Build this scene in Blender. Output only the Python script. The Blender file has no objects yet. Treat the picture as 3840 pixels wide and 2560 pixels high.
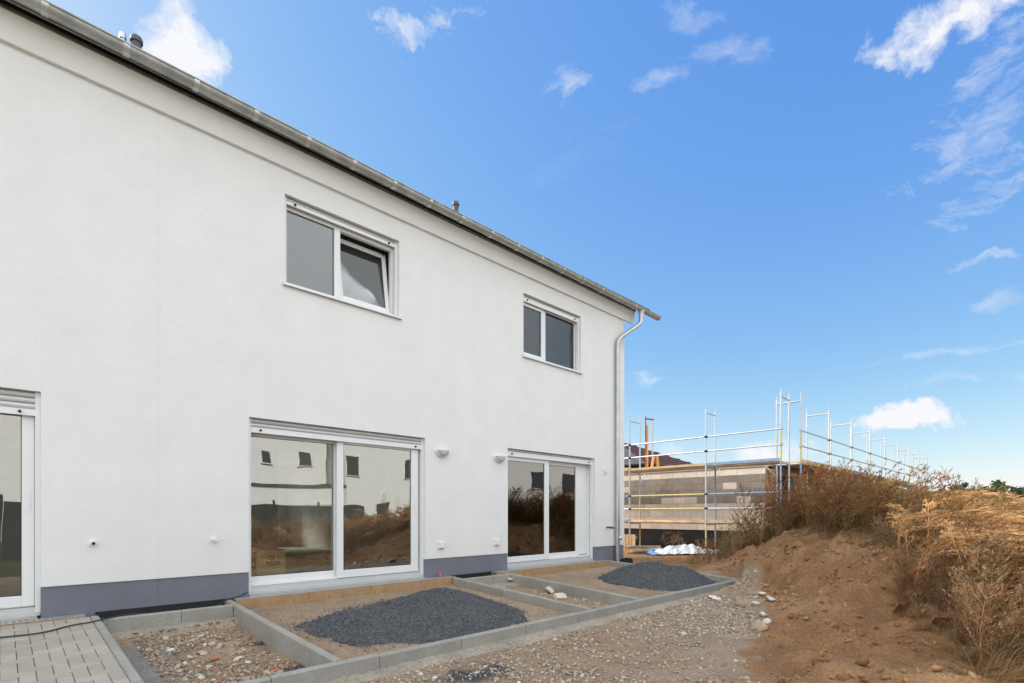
import bpy, math, random
import numpy as np
from mathutils import Vector

# ------------------------------------------------------------------ camera, sky, sun, exposure
S = bpy.context.scene
COL = S.collection
ZC = 1.5                                     # eye height; all z below are written relative to the eye and lifted at the end
F, CX, HY, D = 1972.0, 1920.0, 1923.5, 7.8   # photo focal length / principal column / horizon row (px), metres from facade
TH = math.atan(2025.0 / F)
c_, s_ = math.cos(TH), math.sin(TH)

cam_d = bpy.data.cameras.new('camera')
cam = bpy.data.objects.new('camera', cam_d)
COL.objects.link(cam)
cam.location = (0, -D, ZC)
cam.rotation_euler = (math.pi / 2, 0, TH - math.pi / 2)
cam_d.sensor_width = 36
cam_d.lens = F / 3840 * 36
cam_d.shift_y = (HY - 1280) / 3840
cam_d.clip_start = 0.05
cam_d.clip_end = 3000
S.cycles.max_bounces = 6
S.cycles.diffuse_bounces = 2
S.cycles.glossy_bounces = 3
S.cycles.transparent_max_bounces = 8
S.camera = cam

SUN_EL, SUN_AZ = math.radians(36), math.radians(333)      # azimuth clockwise from +y
sun_d = bpy.data.lights.new('sun', 'SUN')
sun_d.energy = 3.0
sun_d.angle = math.radians(18)
sun_d.color = (1.0, 0.945, 0.87)
sun = bpy.data.objects.new('sun', sun_d)
COL.objects.link(sun)
sv = Vector((math.sin(SUN_AZ) * math.cos(SUN_EL), math.cos(SUN_AZ) * math.cos(SUN_EL), math.sin(SUN_EL)))
sun.rotation_euler = sv.to_track_quat('Z', 'Y').to_euler()
sun.location = (-8, 20, 30)

S.view_settings.view_transform = 'Standard'
S.view_settings.look = 'None'
S.view_settings.gamma = 1
S.view_settings.exposure = 0.94
S.view_settings.use_curve_mapping = False


def ray(px, py):
    u = (px - CX) / F
    return np.array((c_ + u * s_, s_ - u * c_, (HY - py) / F))


def at_y(px, py, y):
    r = ray(px, py)
    return r * ((D + y) / r[1]) - np.array((0, D, 0))


def at_z(px, py, z):
    r = ray(px, py)
    return r * (z / r[2]) - np.array((0, D, 0))


def at_d(px, py, d):
    return ray(px, py) * d - np.array((0, D, 0))


W = bpy.data.worlds.new('World')
S.world = W
W.use_nodes = True
nt = W.node_tree
nt.nodes.clear()
N, L = nt.nodes, nt.links


def nd(t, **k):
    n = N.new(t)
    for a, b in k.items():
        setattr(n, a, b)
    return n


def mth(op, a, b=None, clamp=False):
    n = nd('ShaderNodeMath', operation=op, use_clamp=clamp)
    for i, v in enumerate((a, b)):
        if v is None:
            continue
        if isinstance(v, (int, float)):
            n.inputs[i].default_value = v
        else:
            L.new(v, n.inputs[i])
    return n.outputs[0]


out = nd('ShaderNodeOutputWorld')
bg = nd('ShaderNodeBackground')
bg.inputs[1].default_value = 0.15
sky = nd('ShaderNodeTexSky', sky_type='NISHITA', sun_disc=False, sun_elevation=SUN_EL, sun_rotation=SUN_AZ,
         air_density=1.0, dust_density=0.6, ozone_density=3.0)
tc = nd('ShaderNodeTexCoord')
warp = nd('ShaderNodeTexNoise')
warp.inputs['Scale'].default_value = 9
warp.inputs['Detail'].default_value = 9
warp.inputs['Roughness'].default_value = 0.6
L.new(tc.outputs['Generated'], warp.inputs['Vector'])
sub = nd('ShaderNodeVectorMath', operation='SUBTRACT')
L.new(warp.outputs['Color'], sub.inputs[0])
sub.inputs[1].default_value = (0.5, 0.5, 0.5)
scl = nd('ShaderNodeVectorMath', operation='SCALE')
L.new(sub.outputs[0], scl.inputs[0])
scl.inputs['Scale'].default_value = 0.085
dirw = nd('ShaderNodeVectorMath', operation='ADD')
L.new(tc.outputs['Generated'], dirw.inputs[0])
L.new(scl.outputs[0], dirw.inputs[1])
wisp = nd('ShaderNodeTexNoise')
wisp.inputs['Scale'].default_value = 15
wisp.inputs['Detail'].default_value = 9
wisp.inputs['Roughness'].default_value = 0.62
L.new(dirw.outputs[0], wisp.inputs['Vector'])
wz = mth('SUBTRACT', wisp.outputs['Fac'], 0.5)
strk = nd('ShaderNodeMapping')
strk.inputs['Rotation'].default_value = (0.3, -0.75, 0.5)
strk.inputs['Scale'].default_value = (1.0, 1.0, 3.2)
L.new(dirw.outputs[0], strk.inputs['Vector'])
wisp2 = nd('ShaderNodeTexNoise')
wisp2.inputs['Scale'].default_value = 13
wisp2.inputs['Detail'].default_value = 10
wisp2.inputs['Roughness'].default_value = 0.68
L.new(strk.outputs[0], wisp2.inputs['Vector'])
wz2 = mth('SUBTRACT', wisp2.outputs['Fac'], 0.5)
# clouds: (px, py, half width, half height, turn, density) in 2352-wide photo pixels, turned into fixed sky directions
CL = [(435, 138, 130, 108, 0.2, 1.0), (985, 52, 105, 42, -0.35, 0.75), (1300, 210, 46, 55, 0.3, 0.42), (1530, 185, 65, 24, 0.1, 0.35),
      (1660, 135, 90, 36, 0.25, 0.28), (1590, 40, 90, 48, 0.4, 0.25), (2190, 35, 235, 74, -0.1, 1.0), (2235, 190, 130, 48, -0.75, 0.5),
      (2210, 320, 170, 62, -0.5, 0.42), (2265, 425, 170, 44, -0.5, 0.45), (2290, 605, 100, 13, 0.08, 0.45), (2070, 957, 128, 42, 0.03, 1.15),
      (1765, 1042, 92, 36, 0.0, 1.0), (1485, 865, 34, 20, 0.3, 0.5), (2290, 690, 62, 20, 0.0, 0.3), (2250, 800, 160, 9, -0.02, 0.35),
      (2230, 870, 150, 18, 0.1, 0.3), (1560, 1035, 46, 18, 0, 0.4), (1330, 360, 120, 40, -0.4, 0.05)]
mask = None
specs = []
for (px, py, rx, ry, rot, den) in CL:
    px, py, rx, ry = [v * 3840 / 2352 for v in (px, py, rx, ry)]
    cdir = Vector(ray(px, py)).normalized()
    a = cdir.cross(Vector((0, 0, 1))).normalized()
    b = a.cross(cdir)
    ex = Vector(ray(px - rx, py)).angle(Vector(ray(px + rx, py))) / 2
    ey = Vector(ray(px, py - ry)).angle(Vector(ray(px, py + ry))) / 2
    specs.append((cdir, a, b, ex, ey, rot, den))
rg = random.Random(5)
for i in range(12):                      # the same kind of sky all round
    az = TH + math.radians(95 + i * 16 + rg.uniform(-6, 6))
    el = math.radians(rg.uniform(8, 62))
    cdir = Vector((math.cos(az) * math.cos(el), math.sin(az) * math.cos(el), math.sin(el)))
    a = cdir.cross(Vector((0, 0, 1))).normalized()
    specs.append((cdir, a, a.cross(cdir), rg.uniform(.06, .17), rg.uniform(.025, .06), rg.uniform(-.4, .4), rg.choice((.35, .6, 1.0))))
for (cdir, a, b, ex, ey, rot, den) in specs:
    cr, sr = math.cos(rot), math.sin(rot)
    A = (a * cr - b * sr) / ex
    B = (a * sr + b * cr) / ey
    ds = []
    for v in (A, B, cdir):
        n = nd('ShaderNodeVectorMath', operation='DOT_PRODUCT')
        L.new(dirw.outputs[0], n.inputs[0])
        n.inputs[1].default_value = v
        ds.append(n.outputs['Value'])
    r2 = mth('ADD', mth('MULTIPLY', ds[0], ds[0]), mth('MULTIPLY', ds[1], ds[1]))
    e = mth('SUBTRACT', 1.0, mth('SQRT', r2))
    amp = 5.5 if den < 0.9 else (3.2 if den < 1.1 else 2.0)
    e = mth('ADD', e, mth('MULTIPLY', wz if den > .9 else wz2, amp))
    e = mth('MULTIPLY', mth('MULTIPLY', e, 0.75 if den < 0.9 else (1.5 if den < 1.1 else 3.0), True), den)
    e = mth('MULTIPLY', e, mth('GREATER_THAN', ds[2], 0.3))
    mask = e if mask is None else mth('MAXIMUM', mask, e)
mask = mth('MINIMUM', mask, 0.97)
# a high grey cloud bank covers the sky behind the photographer (the upper panes mirror it)
bank = nd('ShaderNodeVectorMath', operation='DOT_PRODUCT')
L.new(dirw.outputs[0], bank.inputs[0])
bank.inputs[1].default_value = Vector((-.70, -.65, .30)).normalized()
big = nd('ShaderNodeTexNoise')
big.inputs['Scale'].default_value = 2.6
big.inputs['Detail'].default_value = 6
L.new(tc.outputs['Generated'], big.inputs['Vector'])
bk = mth('ADD', bank.outputs['Value'], mth('MULTIPLY', mth('SUBTRACT', big.outputs['Fac'], .5), .5))
bk = mth('MULTIPLY', mth('ADD', bk, .16), 2.6, True)
sep = nd('ShaderNodeSeparateColor')
L.new(sky.outputs[0], sep.inputs[0])
cmb = nd('ShaderNodeCombineColor')
for i, (ga, gp) in enumerate(((.58, 1.13), (.89, .78), (2.24, .23))):      # deep blue grade of the whole clear sky
    L.new(mth('MULTIPLY', mth('POWER', sep.outputs[i], gp), ga), cmb.inputs[i])
mixb = nd('ShaderNodeMix', data_type='RGBA')
L.new(bk, mixb.inputs['Factor'])
L.new(cmb.outputs[0], mixb.inputs['A'])
greyc = nd('ShaderNodeMix', data_type='RGBA')
L.new(big.outputs['Fac'], greyc.inputs['Factor'])
greyc.inputs['A'].default_value = (4.35, 4.58, 4.78, 1)
greyc.inputs['B'].default_value = (7.0, 7.3, 7.55, 1)
L.new(greyc.outputs['Result'], mixb.inputs['B'])
mixc = nd('ShaderNodeMix', data_type='RGBA')
L.new(mask, mixc.inputs['Factor'])
L.new(mixb.outputs['Result'], mixc.inputs['A'])
mixc.inputs['B'].default_value = (3.3, 3.33, 3.45, 1)
L.new(mixc.outputs['Result'], bg.inputs[0])
L.new(bg.outputs[0], out.inputs[0])

# ------------------------------------------------------------------ helpers: materials
MATS = {}


def M(name, col, rough=0.8, var=0.1, scale=6.0, bump=0.0, bscale=80.0, metal=0.0, spec=0.3, attr=False, fine=0.0, fscale=60.0,
      transl=0.0, rnd=0.0, stretch=None):
    m = bpy.data.materials.new(name)
    m.use_nodes = True
    t = m.node_tree
    bs = t.nodes['Principled BSDF']
    bs.inputs['Roughness'].default_value = rough
    bs.inputs['Metallic'].default_value = metal
    bs.inputs['Specular IOR Level'].default_value = spec
    geo = t.nodes.new('ShaderNodeNewGeometry')
    vec = geo.outputs['Position']
    if stretch:
        mp = t.nodes.new('ShaderNodeMapping')
        mp.inputs['Scale'].default_value = stretch
        t.links.new(vec, mp.inputs['Vector'])
        vec = mp.outputs[0]

    def noise(sc, det=4):
        n = t.nodes.new('ShaderNodeTexNoise')
        n.inputs['Scale'].default_value = sc
        n.inputs['Detail'].default_value = det
        t.links.new(vec, n.inputs['Vector'])
        return n.outputs['Fac']

    def mulv(colsock, facsock, amount):
        mr = t.nodes.new('ShaderNodeMapRange')
        mr.inputs['From Min'].default_value = 0.3
        mr.inputs['From Max'].default_value = 0.7
        mr.inputs['To Min'].default_value = 1 - amount
        mr.inputs['To Max'].default_value = 1 + amount
        t.links.new(facsock, mr.inputs['Value'])
        mx = t.nodes.new('ShaderNodeMix')
        mx.data_type = 'RGBA'
        mx.blend_type = 'MULTIPLY'
        mx.inputs['Factor'].default_value = 1
        t.links.new(colsock, mx.inputs['A'])
        t.links.new(mr.outputs[0], mx.inputs['B'])
        return mx.outputs['Result']
    if attr:
        at = t.nodes.new('ShaderNodeAttribute')
        at.attribute_name = 'Col'
        cs = at.outputs['Color']
    else:
        rgb = t.nodes.new('ShaderNodeRGB')
        rgb.outputs[0].default_value = (*col, 1)
        cs = rgb.outputs[0]
    if var:
        cs = mulv(cs, noise(scale), var)
    if fine:
        cs = mulv(cs, noise(fscale, 3), fine)
    if rnd:
        oi = t.nodes.new('ShaderNodeObjectInfo')
        mr = t.nodes.new('ShaderNodeMapRange')
        mr.inputs['To Min'].default_value = 0.3
        mr.inputs['To Max'].default_value = 0.7
        t.links.new(oi.outputs['Random'], mr.inputs['Value'])
        cs = mulv(cs, mr.outputs[0], rnd)
    t.links.new(cs, bs.inputs['Base Color'])
    if bump:
        b = t.nodes.new('ShaderNodeBump')
        b.inputs['Strength'].default_value = bump
        b.inputs['Distance'].default_value = 0.025 if name == 'ground' else 0.01
        t.links.new(noise(bscale, 6), b.inputs['Height'])
        if name == 'ground':
            b2 = t.nodes.new('ShaderNodeBump')
            b2.inputs['Strength'].default_value = 0.9
            b2.inputs['Distance'].default_value = 0.06
            n2 = t.nodes.new('ShaderNodeTexNoise')
            n2.inputs['Scale'].default_value = 13
            n2.inputs['Detail'].default_value = 9
            n2.inputs['Roughness'].default_value = 0.68
            t.links.new(vec, n2.inputs['Vector'])
            t.links.new(n2.outputs['Fac'], b2.inputs['Height'])
            t.links.new(b2.outputs[0], b.inputs['Normal'])
        t.links.new(b.outputs[0], bs.inputs['Normal'])
    if transl:
        tr = t.nodes.new('ShaderNodeBsdfTranslucent')
        t.links.new(cs, tr.inputs[0])
        mx = t.nodes.new('ShaderNodeMixShader')
        mx.inputs[0].default_value = transl
        t.links.new(bs.outputs[0], mx.inputs[1])
        t.links.new(tr.outputs[0], mx.inputs[2])
        t.links.new(mx.outputs[0], t.nodes['Material Output'].inputs[0])
    MATS[name] = m
    return m


def glass_mat(name, refl, tint):
    m = bpy.data.materials.new(name)
    m.use_nodes = True
    t = m.node_tree
    t.nodes.remove(t.nodes['Principled BSDF'])
    tr = t.nodes.new('ShaderNodeBsdfTransparent')
    tr.inputs[0].default_value = (*tint, 1)
    gl = t.nodes.new('ShaderNodeBsdfGlossy')
    gl.inputs['Roughness'].default_value = 0.0
    gl.inputs['Color'].default_value = (0.97, 0.97, 0.955, 1)
    fr = t.nodes.new('ShaderNodeFresnel')
    fr.inputs['IOR'].default_value = 1.5
    # slight waviness of the sealed units
    geo = t.nodes.new('ShaderNodeNewGeometry')
    n = t.nodes.new('ShaderNodeTexNoise')
    n.inputs['Scale'].default_value = 1.6
    n.inputs['Detail'].default_value = 1
    t.links.new(geo.outputs['Position'], n.inputs['Vector'])
    b = t.nodes.new('ShaderNodeBump')
    b.inputs['Strength'].default_value = 0.12
    b.inputs['Distance'].default_value = 0.02
    t.links.new(n.outputs['Fac'], b.inputs['Height'])
    t.links.new(b.outputs[0], gl.inputs['Normal'])
    ad = t.nodes.new('ShaderNodeMath')
    ad.operation = 'ADD'
    ad.use_clamp = True
    ad.inputs[1].default_value = refl
    t.links.new(fr.outputs[0], ad.inputs[0])
    mx = t.nodes.new('ShaderNodeMixShader')
    t.links.new(ad.outputs[0], mx.inputs[0])
    t.links.new(tr.outputs[0], mx.inputs[1])
    t.links.new(gl.outputs[0], mx.inputs[2])
    t.links.new(mx.outputs[0], t.nodes['Material Output'].inputs[0])
    return m


M('render', (0.80, 0.795, 0.78), 0.9, 0.018, 1.3, bump=0.42, bscale=55, fine=0.012, fscale=2.6)
M('soffit', (0.84, 0.835, 0.82), 0.9, 0.02, 2, bump=0.05, bscale=150)
M('plinth', (0.185, 0.192, 0.225), 0.85, 0.07, 2.5, bump=0.12, bscale=120, fine=0.03, fscale=14)
M('joint_seal', (0.73, 0.73, 0.715), 0.7, 0.02)
M('pvc', (0.80, 0.805, 0.80), 0.35, 0.015, 3, spec=0.45)
M('alu', (0.62, 0.63, 0.63), 0.42, 0.03, 4, metal=0.25, spec=0.5)
M('alu_white', (0.80, 0.805, 0.81), 0.4, 0.015, 4, spec=0.45)
M('gasket', (0.015, 0.015, 0.016), 0.6, 0)
M('zinc', (0.40, 0.415, 0.40), 0.48, 0.22, 5, metal=0.5, spec=0.5, bump=0.05, bscale=30, fine=0.08, fscale=26)
M('zinc_band', (0.56, 0.57, 0.55), 0.42, 0.12, 9, metal=0.7, spec=0.5)
M('zinc_pipe', (0.50, 0.52, 0.52), 0.36, 0.12, 6, metal=0.8, spec=0.5, fine=0.05, fscale=30)
M('fascia_wood', (0.13, 0.13, 0.105), 0.9, 0.3, 14)
M('dark_void', (0.012, 0.012, 0.012), 0.9, 0)  # near-black colour standing for shade in hollow gaps
M('roof_tile', (0.045, 0.045, 0.05), 0.7, 0.2, 5)
M('vent', (0.10, 0.10, 0.105), 0.5, 0.1)
M('vent_steel', (0.55, 0.55, 0.55), 0.25, 0.05, metal=0.9)
M('inner_wall', (0.62, 0.61, 0.58), 0.9, 0.05)
M('inner_floor', (0.30, 0.305, 0.29), 0.55, 0.12, 2.5)
M('concrete', (0.335, 0.32, 0.285), 0.92, 0.10, 3.0, bump=0.5, bscale=150, fine=0.10, fscale=38, rnd=0.06)
M('paver', (0.40, 0.355, 0.30), 0.9, 0.07, 4, bump=0.3, bscale=190, fine=0.05, fscale=45, rnd=0.10)
M('sill_stone', (0.42, 0.39, 0.345), 0.8, 0.1, 6, fine=0.05)
M('trough', (0.40, 0.255, 0.14), 0.85, 0.12, 6, fine=0.10, fscale=30)
M('grate', (0.58, 0.62, 0.645), 0.4, 0.08, 9, metal=0.55)
M('membrane', (0.022, 0.023, 0.026), 0.55, 0.2, 9, bump=0.2, bscale=40)
M('bitumen', (0.012, 0.012, 0.013), 0.5, 0.3, 4, bump=0.5, bscale=22)
M('stone', (0, 0, 0), 0.9, 0.12, 20, attr=True, bump=0.3, bscale=90)
M('ground', (0, 0, 0), 0.95, 0.14, 3.0, attr=True, bump=0.9, bscale=48, fine=0.22, fscale=34)
M('chip', (0, 0, 0), 0.75, 0.0, attr=True, spec=0.3)
M('heap', (0.098, 0.102, 0.107), 0.9, 0.18, 5, bump=0.9, bscale=85, fine=0.35, fscale=95)
M('weed', (0, 0, 0), 0.8, 0.0, attr=True, transl=0.28, spec=0.2)
M('lamp_white', (0.80, 0.80, 0.79), 0.4, 0.01)
M('lamp_diffuser', (0.55, 0.55, 0.60), 0.35, 0.02)
M('cardboard', (0.58, 0.44, 0.26), 0.9, 0.07, 9)
M('print_red', (0.50, 0.035, 0.03), 0.8, 0.05)
M('print_black', (0.03, 0.03, 0.03), 0.8, 0)
M('cable', (0.04, 0.043, 0.045), 0.5, 0.1)
M('brick_red', (0.42, 0.17, 0.10), 0.9, 0.1)
M('orange', (0.75, 0.18, 0.06), 0.6, 0.08)
M('brass', (0.12, 0.09, 0.06), 0.4, 0.1, metal=0.6)
M('paper', (0.72, 0.70, 0.68), 0.8, 0.06, 30)
M('block', (0.62, 0.545, 0.46), 0.95, 0.07, 5, rnd=0.10, fine=0.06)
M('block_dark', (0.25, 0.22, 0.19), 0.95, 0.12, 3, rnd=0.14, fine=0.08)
M('block_grey', (0.36, 0.365, 0.365), 0.95, 0.1, 3, rnd=0.08)
M('mortar', (0.30, 0.28, 0.25), 0.95, 0.1)
M('slab', (0.32, 0.315, 0.30), 0.9, 0.12, 2)
M('timber', (0.48, 0.36, 0.22), 0.85, 0.18, 6, rnd=0.2)
M('timber_dark', (0.23, 0.13, 0.07), 0.85, 0.25, 5)
M('galv', (0.50, 0.54, 0.58), 0.4, 0.1, 7, metal=0.5)
M('scaf_yellow', (0.60, 0.52, 0.22), 0.6, 0.15, 9)
M('scaf_blue', (0.20, 0.32, 0.48), 0.5, 0.15, 9)
M('scaf_orange', (0.78, 0.33, 0.10), 0.6, 0.12, 9)
M('deck_board', (0.52, 0.36, 0.22), 0.8, 0.3, 2.2, rnd=0.2)
M('tarp', (0.66, 0.71, 0.78), 0.45, 0.1, 5)
M('tarp_blue', (0.16, 0.33, 0.62), 0.5, 0.1, 5)
M('soil_board', (0.24, 0.14, 0.08), 0.9, 0.2, 9)
M('far_white', (0.85, 0.85, 0.83), 0.9, 0.02)
M('far_roof', (0.06, 0.06, 0.065), 0.8, 0.2, 2)
M('far_roof_red', (0.13, 0.05, 0.05), 0.8, 0.2, 2)
M('far_window', (0.06, 0.065, 0.07), 0.15, 0.05, spec=0.6)
M('far_trim', (0.10, 0.10, 0.105), 0.6, 0.05)
M('fence', (0.05, 0.055, 0.052), 0.8, 0.12, 2)
M('trunk', (0.10, 0.075, 0.05), 0.9, 0.2, 9)
M('leaf', (0, 0, 0), 0.7, 0, attr=True, transl=0.25)
MATS['glass'] = glass_mat('glass', 0.155, (0.95, 0.97, 0.94))
MATS['glass_up'] = glass_mat('glass_up', 0.065, (0.88, 0.90, 0.90))


# ------------------------------------------------------------------ helpers: meshes and objects
class MB:
    def __init__(self):
        self.v, self.f = [], []

    def add(self, vs, fs):
        o = len(self.v)
        self.v += [tuple(map(float, p)) for p in vs]
        self.f += [tuple(i + o for i in q) for q in fs]
        return self

    def box(self, x0, x1, y0, y1, z0, z1, ch=0.0):
        if ch:
            a = ch
            vs = [(x0, y0, z0), (x1, y0, z0), (x1, y1, z0), (x0, y1, z0), (x0, y0, z1 - a), (x1, y0, z1 - a), (x1, y1, z1 - a), (x0, y1, z1 - a),
                  (x0 + a, y0 + a, z1), (x1 - a, y0 + a, z1), (x1 - a, y1 - a, z1), (x0 + a, y1 - a, z1)]
            fs = [(3, 2, 1, 0), (8, 9, 10, 11)]
            for k in range(4):
                n = (k + 1) % 4
                fs += [(k, n, 4 + n, 4 + k), (4 + k, 4 + n, 8 + n, 8 + k)]
            return self.add(vs, fs)
        vs = [(x, y, z) for z in (z0, z1) for x, y in ((x0, y0), (x1, y0), (x1, y1), (x0, y1))]
        return self.add(vs, [(3, 2, 1, 0), (4, 5, 6, 7), (0, 1, 5, 4), (1, 2, 6, 5), (2, 3, 7, 6), (3, 0, 4, 7)])

    def prism(self, poly, axis, a, b):
        """extrude a polygon (2D, other two axes in order) along axis from a to b"""
        n = len(poly)

        def P(p, t):
            q = list(p)
            q.insert(axis, t)
            return q
        vs = [P(p, a) for p in poly] + [P(p, b) for p in poly]
        fs = [tuple(range(n))[::-1], tuple(range(n, 2 * n))] + [(i, (i + 1) % n, n + (i + 1) % n, n + i) for i in range(n)]
        return self.add(vs, fs)

    def path(self, pts, rad, n=8, cap=True):
        pts = [Vector(p) for p in pts]
        rad = rad if isinstance(rad, (list, tuple)) else [rad] * len(pts)
        vs, fs = [], []
        up = None
        for i, p in enumerate(pts):
            t = (pts[min(i + 1, len(pts) - 1)] - pts[max(i - 1, 0)]).normalized()
            if up is None:
                up = Vector((0, 0, 1)) if abs(t.z) < 0.9 else Vector((1, 0, 0))
            a = t.cross(up).normalized()
            b = a.cross(t)
            up = b
            for k in range(n):
                w = 2 * math.pi * k / n
                vs.append(p + (a * math.cos(w) + b * math.sin(w)) * rad[i])
        for i in range(len(pts) - 1):
            for k in range(n):
                q = (k + 1) % n
                fs.append((i * n + k, i * n + q, (i + 1) * n + q, (i + 1) * n + k))
        if cap:
            fs += [tuple(range(n))[::-1], tuple(range((len(pts) - 1) * n, len(pts) * n))]
        return self.add(vs, fs)

    def build(self, name, mat, parent=None, smooth=False, loc=None, bevel=0):
        me = bpy.data.meshes.new(name)
        me.from_pydata(self.v, [], self.f)
        if smooth:
            me.polygons.foreach_set('use_smooth', [True] * len(me.polygons))
            me.set_sharp_from_angle(angle=math.radians(42))
        me.update()
        o = obj(name, me, mat, parent, loc)
        if bevel:
            m = o.modifiers.new('bevel', 'BEVEL')
            m.width = bevel
            m.segments = 2
            m.limit_method = 'ANGLE'
        return o


def obj(name, me, mat=None, parent=None, loc=None):
    if mat is not None and not me.materials:
        me.materials.append(MATS[mat])
    o = bpy.data.objects.new(name, me)
    COL.objects.link(o)
    if parent:
        o.parent = parent
    if loc is not None:
        o.location = loc
    return o


def tag(o, label, cat, group=None):
    o['label'] = label
    o['category'] = cat
    if group:
        o['group'] = group
    return o


def thing(name, label, cat, loc=(0, 0, 0), rz=0.0, group=None):
    o = bpy.data.objects.new(name, None)
    o.empty_display_size = 0.1
    COL.objects.link(o)
    o.location = loc
    o.rotation_euler = (0, 0, rz)
    return tag(o, label, cat, group)


def dup(o, parent=None, loc=None):
    c = o.copy()
    COL.objects.link(c)
    c.parent = parent
    if loc is not None:
        c.location = loc
    return c


def np_mesh(name, V, T, C=None, smooth=False):
    V = np.asarray(V, np.float32)
    T = np.asarray(T, np.int32)
    me = bpy.data.meshes.new(name)
    k = T.shape[1]
    me.vertices.add(len(V))
    me.vertices.foreach_set('co', V.ravel())
    me.loops.add(T.size)
    me.loops.foreach_set('vertex_index', T.ravel())
    me.polygons.add(len(T))
    me.polygons.foreach_set('loop_start', np.arange(0, T.size, k, dtype=np.int32))
    me.polygons.foreach_set('loop_total', np.full(len(T), k, np.int32))
    if smooth:
        me.polygons.foreach_set('use_smooth', np.ones(len(T), bool))
    if C is not None:
        ca = me.color_attributes.new('Col', 'FLOAT_COLOR', 'POINT')
        C4 = np.ones((len(V), 4), np.float32)
        C4[:, :3] = C
        ca.data.foreach_set('color', C4.ravel())
    me.update(calc_edges=True)
    me.validate()
    return me


rng = np.random.default_rng(11)


def vnoise(x, y, seed=0):
    xi, yi = np.floor(x), np.floor(y)
    fx, fy = x - xi, y - yi
    fx, fy = fx * fx * (3 - 2 * fx), fy * fy * (3 - 2 * fy)

    def h(i, j):
        v = np.sin(i * 127.1 + j * 311.7 + seed * 74.7) * 43758.5453
        return v - np.floor(v)
    return (h(xi, yi) * (1 - fx) + h(xi + 1, yi) * fx) * (1 - fy) + (h(xi, yi + 1) * (1 - fx) + h(xi + 1, yi + 1) * fx) * fy


def fbm(x, y, seed=0, oct=4):
    s = 0
    a = 0.5
    for o in range(oct):
        s = s + a * vnoise(x * 2 ** o, y * 2 ** o, seed + o)
        a *= 0.5
    return s / (1 - 0.5 ** oct)


def sstep(a, b, x):
    t = np.clip((x - a) / (b - a), 0, 1)
    return t * t * (3 - 2 * t)


# ------------------------------------------------------------------ terrain
KT = -1.16                                  # kerb top at the wall
SL = 0.053                                  # terrace fall away from the house
YO = -3.36                                  # outer kerb, front face


def kz(y):
    return KT + SL * y


XA, XB, XC, XD = 2.17, 5.93, 7.17, 10.84    # cross kerbs (left faces), 8 cm thick
XP = 0.735                                   # kerb beside the pavers
CREST = [(5.2, -9.6, .30), (7.6, -8.0, .50), (9.2, -6.6, .80), (11.2, -4.9, 1.0), (13.2, -4.0, 1.02), (16, -4.2, .95), (20, -5.5, .8), (32, -9, .7), (60, -16, .5)]


def crest(x, y):
    best = np.full(np.shape(x), 1e9)
    hh = np.zeros(np.shape(x))
    for (x0, y0, h0), (x1, y1, h1) in zip(CREST[:-1], CREST[1:]):
        dx, dy = x1 - x0, y1 - y0
        t = np.clip(((x - x0) * dx + (y - y0) * dy) / (dx * dx + dy * dy), 0, 1)
        d = np.hypot(x - x0 - t * dx, y - y0 - t * dy)
        m = d < best
        best = np.where(m, d, best)
        hh = np.where(m, h0 + (h1 - h0) * t, hh)
    return best, hh


def berm(x, y):
    d, h = crest(x, y)
    d = d + 0.9 * (fbm(x * 0.7, y * 0.7, 3) - 0.5)
    return h * (.78 * np.exp(-(d / 1.25) ** 2) + .26 * np.exp(-(d / 2.6) ** 2))


def foot(x):
    return np.interp(x, (1.5, 3.2, 4.4, 6.2, 7.9, 9.4, 10.5, 11.1, 12.2), (-8.6, -6.9, -6.1, -5.45, -4.85, -4.25, -3.75, -2.6, -1.2)) + .25 * (fbm(x * 1.1, x * 0 + 9, 44) - .5)


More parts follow.
